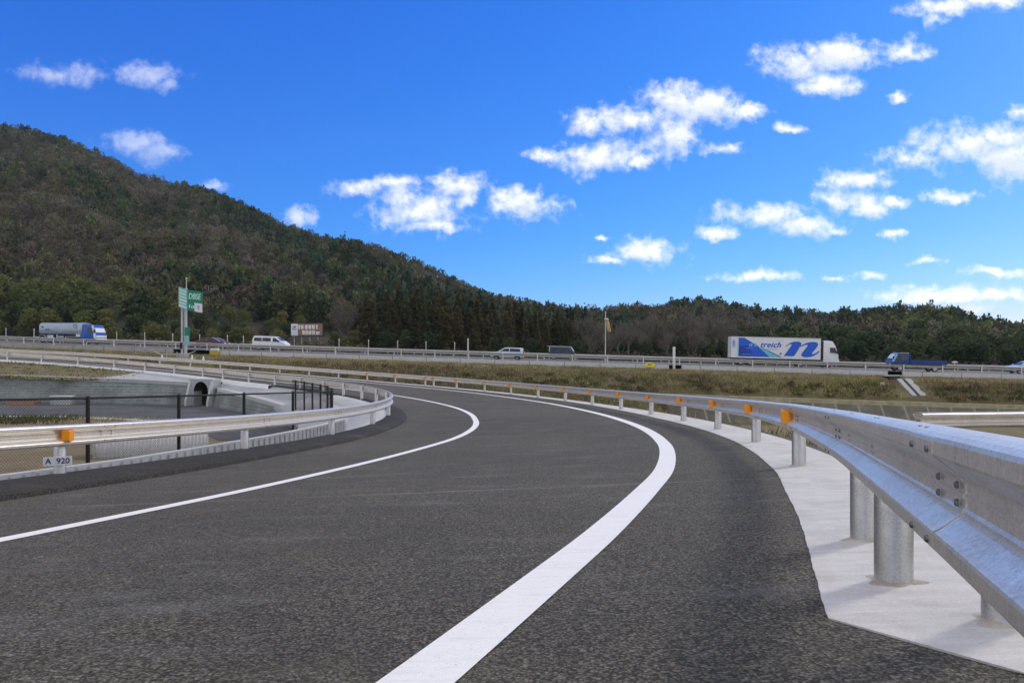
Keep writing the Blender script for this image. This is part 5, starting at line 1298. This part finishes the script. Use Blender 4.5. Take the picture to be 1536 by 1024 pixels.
for i in range(len(X)):
    v = n1[i]; low = Y[i] < 190
    if px[i] > 880:
        kind = 'decid' if (v > -.25 or Y[i] > 200 and v > -.7) else 'ever'
        if px[i] > 1300 and Y[i] < 230: kind = 'ever' if v < 1.0 else 'decid'
    else: kind = 'decid' if v > .02 else ('ever' if v > -1.15 else 'conif')
    if px[i] > 560 and px[i] < 880 and Y[i] < 230: kind = 'conif' if v < .5 else 'decid'
    if kind == 'ever': k = rng.integers(0, 5); c = np.array((.046, .074, .036)) if v < -.5 else np.array((.088, .102, .040))
    elif kind == 'decid': k = rng.integers(5, 10); c = np.array((.120, .106, .084)) if rng.uniform() < .5 else np.array((.112, .106, .060))
    else: k = rng.integers(10, 13); c = np.array((.050, .070, .036))
    c = c * rng.choice([.62, .82, 1., 1.18, 1.45]) * rng.uniform(.85, 1.15) * (1 + rng.normal(size=3) * .07)
    a = rng.uniform(0, 6.28); s = rng.uniform(.46, .86) * (1.0 if kind != 'conif' else .95); sz = s * rng.uniform(1.0, 1.35)
    T_ = HT[k][1]; ca, sa = math.cos(a) * s, math.sin(a) * s
    Vs.append(np.c_[T_[:, 0] * ca - T_[:, 1] * sa + X[i], T_[:, 0] * sa + T_[:, 1] * ca + Y[i], T_[:, 2] * sz + Z[i] - .5].astype(np.float32))
    vq = np.repeat(rng.uniform(.7, 1.3, (len(T_) // 4, 1)), 4, 0); Ts.append((c * vq).astype(np.float32))
V = np.concatenate(Vs); T_ = np.concatenate(Ts)
print('hill trees', len(X), 'cards', len(V) // 4)
tag(link('hillside_wood', np_mesh('hillside_wood', V, quads(len(V) // 4), M['leaf_hill'], False, T_)), kind='stuff')

# ------------------------------------------------------------------ grass and brush
def tufts(Pxy, Z, hmin, hmax, wid, cols, rng, blades=7, spread=.22):
    n = len(Pxy); nb = n * blades
    base = np.repeat(np.c_[Pxy, Z], blades, 0) + np.c_[rng.normal(size=(nb, 2)) * spread, np.full(nb, -.05)]
    h = rng.uniform(hmin, hmax, nb); a = rng.uniform(0, 6.28, nb); lean = rng.normal(size=(nb, 2)) * .38
    d = np.c_[np.cos(a), np.sin(a), np.zeros(nb)] * wid * rng.uniform(.6, 1.3, (nb, 1))
    tip = base + np.c_[lean * h[:, None], h]
    V = np.stack([base - d, base + d, tip], 1).reshape(-1, 3)
    ci = rng.integers(0, len(cols), n); c = np.array(cols)[ci] * rng.uniform(.7, 1.3, (n, 1)); c = np.repeat(np.repeat(c, blades, 0), 3, 0)
    return V, c
straw = [(.38, .325, .175), (.46, .39, .22), (.32, .255, .13)]; olive = [(.28, .265, .095), (.35, .32, .115), (.22, .225, .085)]; darkb = [(.12, .10, .058), (.10, .105, .048), (.155, .115, .07)]
rng = np.random.default_rng(3); GV = []; GC = []
def scatter(P_, hmin, hmax, wid, cols, **k):
    V, c = tufts(P_, ground_z(P_), hmin, hmax, wid, cols, rng, **k); GV.append(V); GC.append(c)
n = 19000; a = rng.uniform(-8, HLEN + 8, n); b = -rng.uniform(.5, 8.5, n) ** 1.0
P_ = HA + a[:, None] * HU + b[:, None] * HN
pat = np.sin(a * .21) + np.sin(a * .073 + 1.2) + .8 * np.sin(a * .6 + b) + rng.normal(size=n) * .6
xw = P_[:, 0] > 16
okm = ~(xw & (b < -4.5)); okm &= ~((a > aF0 - 1.2) & (a < aF1 + 1.4) & (b > -5)); okm &= ~((a > hw_a(262) - .5) & (a < hw_a(322) + .5) & (b > -3.4))
up = b > -1.6
for msk, cols, h0, h1 in ((okm & up, straw + olive[:1], .08, .26), (okm & ~up & (pat > .5), olive + straw[:1], .16, .46), (okm & ~up & (pat <= .5) & (pat > -.7), straw[2:] + darkb[2:] + olive[2:], .14, .42), (okm & ~up & (pat <= -.7), darkb + straw[2:], .16, .45)):
    scatter(P_[msk], h0, h1, .04, cols, spread=.3)
# bank below the pad
n = 6500; s = rng.uniform(sA + 1, CO.L - 25, n); o = -rng.uniform(.72, 7.5, n)
P_ = CO.off(s, o); msk = (P_ - HA) @ HN < -.8; P_ = P_[msk]; s = s[msk]; o = o[msk]
nearm = o > -1.5
scatter(P_[nearm], .08, .28, .02, straw + olive, spread=.12)
scatter(P_[~nearm], .25, .75, .045, darkb + darkb + olive + straw[:1])
V = np.concatenate(GV); T_ = np.concatenate(GC)
tag(link('grass', np_mesh('grass', V, np.arange(len(V)).reshape(-1, 3), M['grass'], False, T_)), kind='stuff')
# grass and weeds on the basin verge
n = 900; x = rng.uniform(-48, -26, n); y = rng.uniform(42.5, 46.6, n) - (x + 40) * .05; V, c = tufts(np.c_[x, y], np.full(n, FLOOR), .12, .4, .05, [(.05, .075, .02), (.07, .09, .025), (.14, .13, .05)], rng)
n = 500; x = rng.uniform(-27, -17, n); y = rng.uniform(40, 44.5, n) - (x + 22) * .3; V2, c2 = tufts(np.c_[x, y], np.full(n, FLOOR), .1, .3, .05, straw, rng)
k_ = rng.integers(0, len(slope_xy), 4500); pz = slope_xy[k_] + np.c_[rng.normal(size=(4500, 2)) * .8, np.zeros(4500)]
V3, c3 = tufts(pz[:, :2], pz[:, 2] - .12, .08, .26, .06, straw[2:] + olive + darkb, rng)
V = np.concatenate([V, V2, V3]); c = np.concatenate([c, c2, c3])
tag(link('grass', np_mesh('grass', V, np.arange(len(V)).reshape(-1, 3), M['grass'], False, c)), kind='stuff')
# low brush: on the lower highway slope and along the wood's edge
BV = []; BC = []
def brush(X, Y, Z, w, h, n, size, col):
    P_ = rng.normal(size=(n, 3)); P_ /= np.linalg.norm(P_, axis=1, keepdims=True); P_ = np.abs(P_) * np.sign(P_) * [w, w, h] * rng.uniform(.5, 1, (n, 1)); P_[:, 2] = np.abs(P_[:, 2])
    V = cards(P_ + [X, Y, Z], size, rng, .5, .3); BV.append(V); BC.append(np.broadcast_to(np.array(col) * rng.uniform(.75, 1.25), V.shape))
for i in range(130):
    a = rng.uniform(hw_a(700), HLEN + 10); b = -rng.uniform(2.4, 4.4)
    p = HA + HU * a + HN * b
    if aF0 - 2 < a < aF1 + 2.2: continue
    brush(p[0], p[1], float(ground_z(p[None])[0]) - .1, rng.uniform(.5, 1.2), rng.uniform(.22, .5), 46, .28, [(.055, .060, .024), (.07, .055, .032), (.09, .088, .032), (.12, .105, .045)][rng.integers(0, 4)])
for i in range(160):
    s = rng.uniform(CO.near((4.8, 16)), CO.near((-4, 53))); o = -rng.uniform(3.0, 9)
    p = CO.off(np.array([s]), np.array([o]))[0]
    brush(p[0], p[1], float(ground_z(p[None])[0]) - .1, rng.uniform(.5, 1.2), rng.uniform(.4, .9), 40, .26, [(.045, .05, .02), (.06, .05, .03), (.085, .08, .03)][rng.integers(0, 3)])
for i in range(330):
    a = rng.uniform(-8, HLEN + 8); b = rng.uniform(23.9, 27.5); p = HA + HU * a + HN * b
    pxx = 768 + 1109 * p[0] / p[1]
    cols = [(.12, .095, .055), (.10, .075, .045), (.085, .085, .035)] if pxx < 560 else [(.035, .042, .018), (.05, .045, .025), (.07, .06, .035)]
    brush(p[0], p[1], float(hill_z(p[0], p[1])), rng.uniform(.7, 1.7), rng.uniform(.6, 1.9), 44, .42, cols[rng.integers(0, 3)])
V = np.concatenate(BV); T_ = np.concatenate(BC) * 1.6
tag(link('undergrowth', np_mesh('undergrowth', V, quads(len(V) // 4), M['leaf_hill'], False, T_)), kind='stuff')

# ------------------------------------------------------------------ air
t = bpy.data.materials.new('haze_air'); t.use_nodes = True; tr_ = t.node_tree; tr_.nodes.remove(tr_.nodes['Principled BSDF'])
vol = tr_.nodes.new('ShaderNodeVolumePrincipled'); vol.inputs['Color'].default_value = (.62, .78, 1., 1); vol.inputs['Density'].default_value = .00011; vol.inputs['Anisotropy'].default_value = 0.
tr_.links.new(vol.outputs[0], tr_.nodes['Material Output'].inputs['Volume'])
m = MB(); m.box(-790, 790, -430, 810, -11, 235); hz_ = m.obj('haze', t); tag(hz_, kind='stuff')

# ------------------------------------------------------------------ sky, sun, camera
SUN_EL, SUN_AZ = R(33), R(56)      # azimuth from +Y towards +X
W = bpy.data.worlds.new('World'); SC.world = W; W.use_nodes = True
nt = W.node_tree; bg = nt.nodes['Background']; 
def N(t, **k):
    nd = nt.nodes.new(t)
    for a_, v in k.items(): setattr(nd, a_, v)
    return nd
def L(a_, b_): nt.links.new(a_, b_)
sky = N('ShaderNodeTexSky', sky_type='NISHITA'); sky.sun_disc = False; sky.sun_elevation = SUN_EL; sky.sun_rotation = SUN_AZ
sky.altitude = 100; sky.air_density = 1.0; sky.dust_density = .35; sky.ozone_density = 3.0
def MA(op, a_, b_=0., clamp=False):
    nd = N('ShaderNodeMath', operation=op, use_clamp=clamp)
    for s_, v in ((nd.inputs[0], a_), (nd.inputs[1], b_)):
        if isinstance(v, (int, float)): s_.default_value = v
        else: L(v, s_)
    return nd.outputs[0]
def VM(op, a_, b_=None, out=0):
    nd = N('ShaderNodeVectorMath', operation=op)
    for s_, v in ((nd.inputs[0], a_), (nd.inputs[1], b_)):
        if v is None: continue
        if isinstance(v, tuple): s_.default_value = v
        else: L(v, s_)
    return nd.outputs[out]
def MIX(f, a_, b_, mode='MIX'):
    nd = N('ShaderNodeMix', data_type='RGBA', blend_type=mode)
    for s_, v in ((nd.inputs[0], f), (nd.inputs[6], a_), (nd.inputs[7], b_)):
        if isinstance(v, (int, float)): s_.default_value = v
        elif isinstance(v, tuple): s_.default_value = (*v, 1)
        else: L(v, s_)
    return nd.outputs[2]
SKY_TINT = (.62, .95, 1.25); CLOUD = 9.0; SKY_SAT = 1.15
hs = N('ShaderNodeHueSaturation'); hs.inputs['Saturation'].default_value = SKY_SAT; L(sky.outputs[0], hs.inputs['Color'])
col = MIX(1., hs.outputs[0], SKY_TINT, 'MULTIPLY')
K_ = .12
sc_ = N('ShaderNodeSeparateColor'); L(col, sc_.inputs[0])
def CH(o, p, k): return MA('MULTIPLY', MA('POWER', MA('MULTIPLY', o, K_), p), k / K_)
cmb = N('ShaderNodeCombineColor'); L(CH(sc_.outputs[0], 1.56, 1.03), cmb.inputs[0]); L(CH(sc_.outputs[1], 1.0, .65), cmb.inputs[1]); L(CH(sc_.outputs[2], .6, .92), cmb.inputs[2])
col = cmb.outputs[0]
tc = N('ShaderNodeTexCoord'); sp = N('ShaderNodeSeparateXYZ'); L(tc.outputs['Generated'], sp.inputs[0])
yy = MA('MAXIMUM', sp.outputs[1], .02)
cb_ = N('ShaderNodeCombineXYZ'); L(MA('DIVIDE', sp.outputs[0], yy), cb_.inputs[0]); L(MA('DIVIDE', sp.outputs[2], yy), cb_.inputs[1])
uv = cb_.outputs[0]
def NOISE(vec, scale, detail, rough, out='Fac'):
    nd = N('ShaderNodeTexNoise'); nd.inputs['Scale'].default_value = scale; nd.inputs['Detail'].default_value = detail; nd.inputs['Roughness'].default_value = rough
    L(vec, nd.inputs['Vector']); return nd.outputs[out]
wc_ = NOISE(uv, 22., 4, .6, 'Color'); warp = VM('MULTIPLY', VM('SUBTRACT', wc_, (.5, .5, .5)), (.05, .034, 0.))
uvw = VM('ADD', uv, warp)
CL = [(90, 110, 58, 15), (228, 112, 40, 11), (250, 128, 20, 9), (200, 215, 48, 13), (245, 228, 34, 12), (322, 276, 22, 6), (448, 326, 20, 13), (545, 282, 42, 11), (590, 276, 34, 12), (622, 316, 58, 24), (600, 300, 30, 20),
      (690, 274, 36, 15), (695, 296, 18, 12), (645, 338, 52, 8), (780, 308, 52, 20), (790, 296, 28, 14),
      (1190, 92, 44, 22), (1265, 80, 80, 20), (1350, 78, 36, 13), (1240, 125, 52, 15), (880, 183, 28, 17), (955, 180, 62, 20), (1015, 152, 48, 24), (1062, 160, 42, 22), (1118, 165, 32, 10), (1010, 205, 42, 24), (1080, 222, 34, 8),
      (818, 236, 28, 10), (892, 234, 58, 20), (960, 242, 18, 8), (1360, 238, 42, 13), (1450, 222, 72, 26), (1510, 236, 62, 27), (1490, 208, 40, 18), (1150, 322, 76, 18), (1205, 340, 58, 12), (1280, 272, 44, 14), (1255, 300, 44, 16), (1295, 308, 36, 11),
      (1420, 8, 52, 12), (1490, -2, 72, 14), (1404, 26, 18, 12), (1425, 293, 36, 8), (968, 377, 58, 15), (910, 390, 26, 6), (1150, 414, 60, 7), (1250, 419, 22, 5), (1302, 414, 18, 5), (1345, 351, 22, 6), (1386, 392, 28, 5), (1500, 410, 48, 6),
      (1425, 443, 88, 10), (1505, 445, 62, 11), (1440, 463, 62, 5), (1532, 168, 22, 11), (1072, 351, 32, 8), (1262, 349, 16, 6), (1345, 305, 20, 5), (1180, 190, 16, 7), (900, 354, 14, 4), (1345, 145, 14, 5)]
n_lo = NOISE(uv, 17., 4, .55); n_hi = NOISE(uv, 62., 7, .62)
def density(shift):
    base = VM('ADD', uvw, shift); mask = None
    for (cx, cy, ax, ay) in CL:
        c_ = ((cx - 768) / 1109., (530 - cy) / 1109., 0.); inv = (1109. / (ax * 1.40), 1109. / (ay * 1.62), 0.)
        dd = VM('LENGTH', VM('MULTIPLY', VM('SUBTRACT', base, c_), inv), None, 1)
        mask = dd if mask is None else MA('MINIMUM', mask, dd)
    return MA('SUBTRACT', 1., mask)
def with_noise(f): return MA('ADD', f, MA('ADD', MA('MULTIPLY', MA('SUBTRACT', n_lo, .5), 1.7), MA('MULTIPLY', MA('SUBTRACT', n_hi, .5), 1.6)))
den = with_noise(density((0., 0., 0.))); den_up = with_noise(density((.004, .017, 0.)))
mr = N('ShaderNodeMapRange', interpolation_type='SMOOTHSTEP'); L(den, mr.inputs[0]); mr.inputs[1].default_value = -.06; mr.inputs[2].default_value = 1.12
front = MA('GREATER_THAN', sp.outputs[1], .05)
thin = N('ShaderNodeMapRange', interpolation_type='SMOOTHSTEP'); sxu = N('ShaderNodeSeparateXYZ'); L(uv, sxu.inputs[0]); L(sxu.outputs[0], thin.inputs[0])
thin.inputs[1].default_value = -.42; thin.inputs[2].default_value = -.12; thin.inputs[3].default_value = .42; thin.inputs[4].default_value = .97
fac = MA('MULTIPLY', MA('MULTIPLY', mr.outputs[0], front), thin.outputs[0], True)
shd = N('ShaderNodeMapRange', interpolation_type='SMOOTHSTEP'); L(MA('ADD', den_up, MA('MULTIPLY', MA('SUBTRACT', n_hi, .5), -1.2)), shd.inputs[0]); shd.inputs[1].default_value = .15; shd.inputs[2].default_value = 1.15
cc = MIX(MA('MULTIPLY', shd.outputs[0], .78), (CLOUD * .98, CLOUD * .985, CLOUD * .99), (CLOUD * .58, CLOUD * .66, CLOUD * .80))
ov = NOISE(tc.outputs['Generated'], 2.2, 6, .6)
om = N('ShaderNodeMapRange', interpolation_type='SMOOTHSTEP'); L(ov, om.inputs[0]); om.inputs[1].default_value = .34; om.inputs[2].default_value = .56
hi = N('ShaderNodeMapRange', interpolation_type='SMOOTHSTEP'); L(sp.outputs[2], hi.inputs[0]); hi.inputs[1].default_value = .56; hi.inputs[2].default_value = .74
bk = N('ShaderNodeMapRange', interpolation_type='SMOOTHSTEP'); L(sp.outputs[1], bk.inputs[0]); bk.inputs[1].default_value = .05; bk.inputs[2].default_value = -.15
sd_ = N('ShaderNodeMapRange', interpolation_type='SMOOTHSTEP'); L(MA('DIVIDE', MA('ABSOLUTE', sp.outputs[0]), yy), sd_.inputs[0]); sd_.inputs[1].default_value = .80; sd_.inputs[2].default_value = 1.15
fill_clouds = MA('MAXIMUM', MA('MAXIMUM', hi.outputs[0], sd_.outputs[0]), bk.outputs[0])  # unseen clouds overhead, behind and beside the view, added for neutral fill light
col2 = MIX(MA('MULTIPLY', MA('MULTIPLY', om.outputs[0], fill_clouds), .92), col, (CLOUD * .94, CLOUD * .89, CLOUD * .81))
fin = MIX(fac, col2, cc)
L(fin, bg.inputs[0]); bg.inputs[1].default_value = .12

sun = bpy.data.lights.new('sun', 'SUN'); sun.energy = 1.3; sun.angle = R(9.); sun.color = (1., .91, .78)
so = bpy.data.objects.new('sun', sun); COL.objects.link(so)
sd = Vector((math.sin(SUN_AZ) * math.cos(SUN_EL), math.cos(SUN_AZ) * math.cos(SUN_EL), math.sin(SUN_EL)))
so.rotation_euler = sd.to_track_quat('Z', 'Y').to_euler(); so.location = (30, 20, 60)

cam = bpy.data.cameras.new('camera'); cam.sensor_width = 36; cam.lens = 36 * 1109 / 1536.; cam.shift_y = 18 / 1536.; cam.clip_start = .05; cam.clip_end = 6000
co = bpy.data.objects.new('camera', cam); COL.objects.link(co); co.location = (0, 0, 0); co.rotation_euler = (R(90), 0, 0); SC.camera = co
SC.view_settings.view_transform = 'Standard'; SC.view_settings.look = 'None'; SC.view_settings.exposure = .22; SC.view_settings.gamma = 1
SC.render.film_transparent = False
SC.cycles.max_bounces = 6
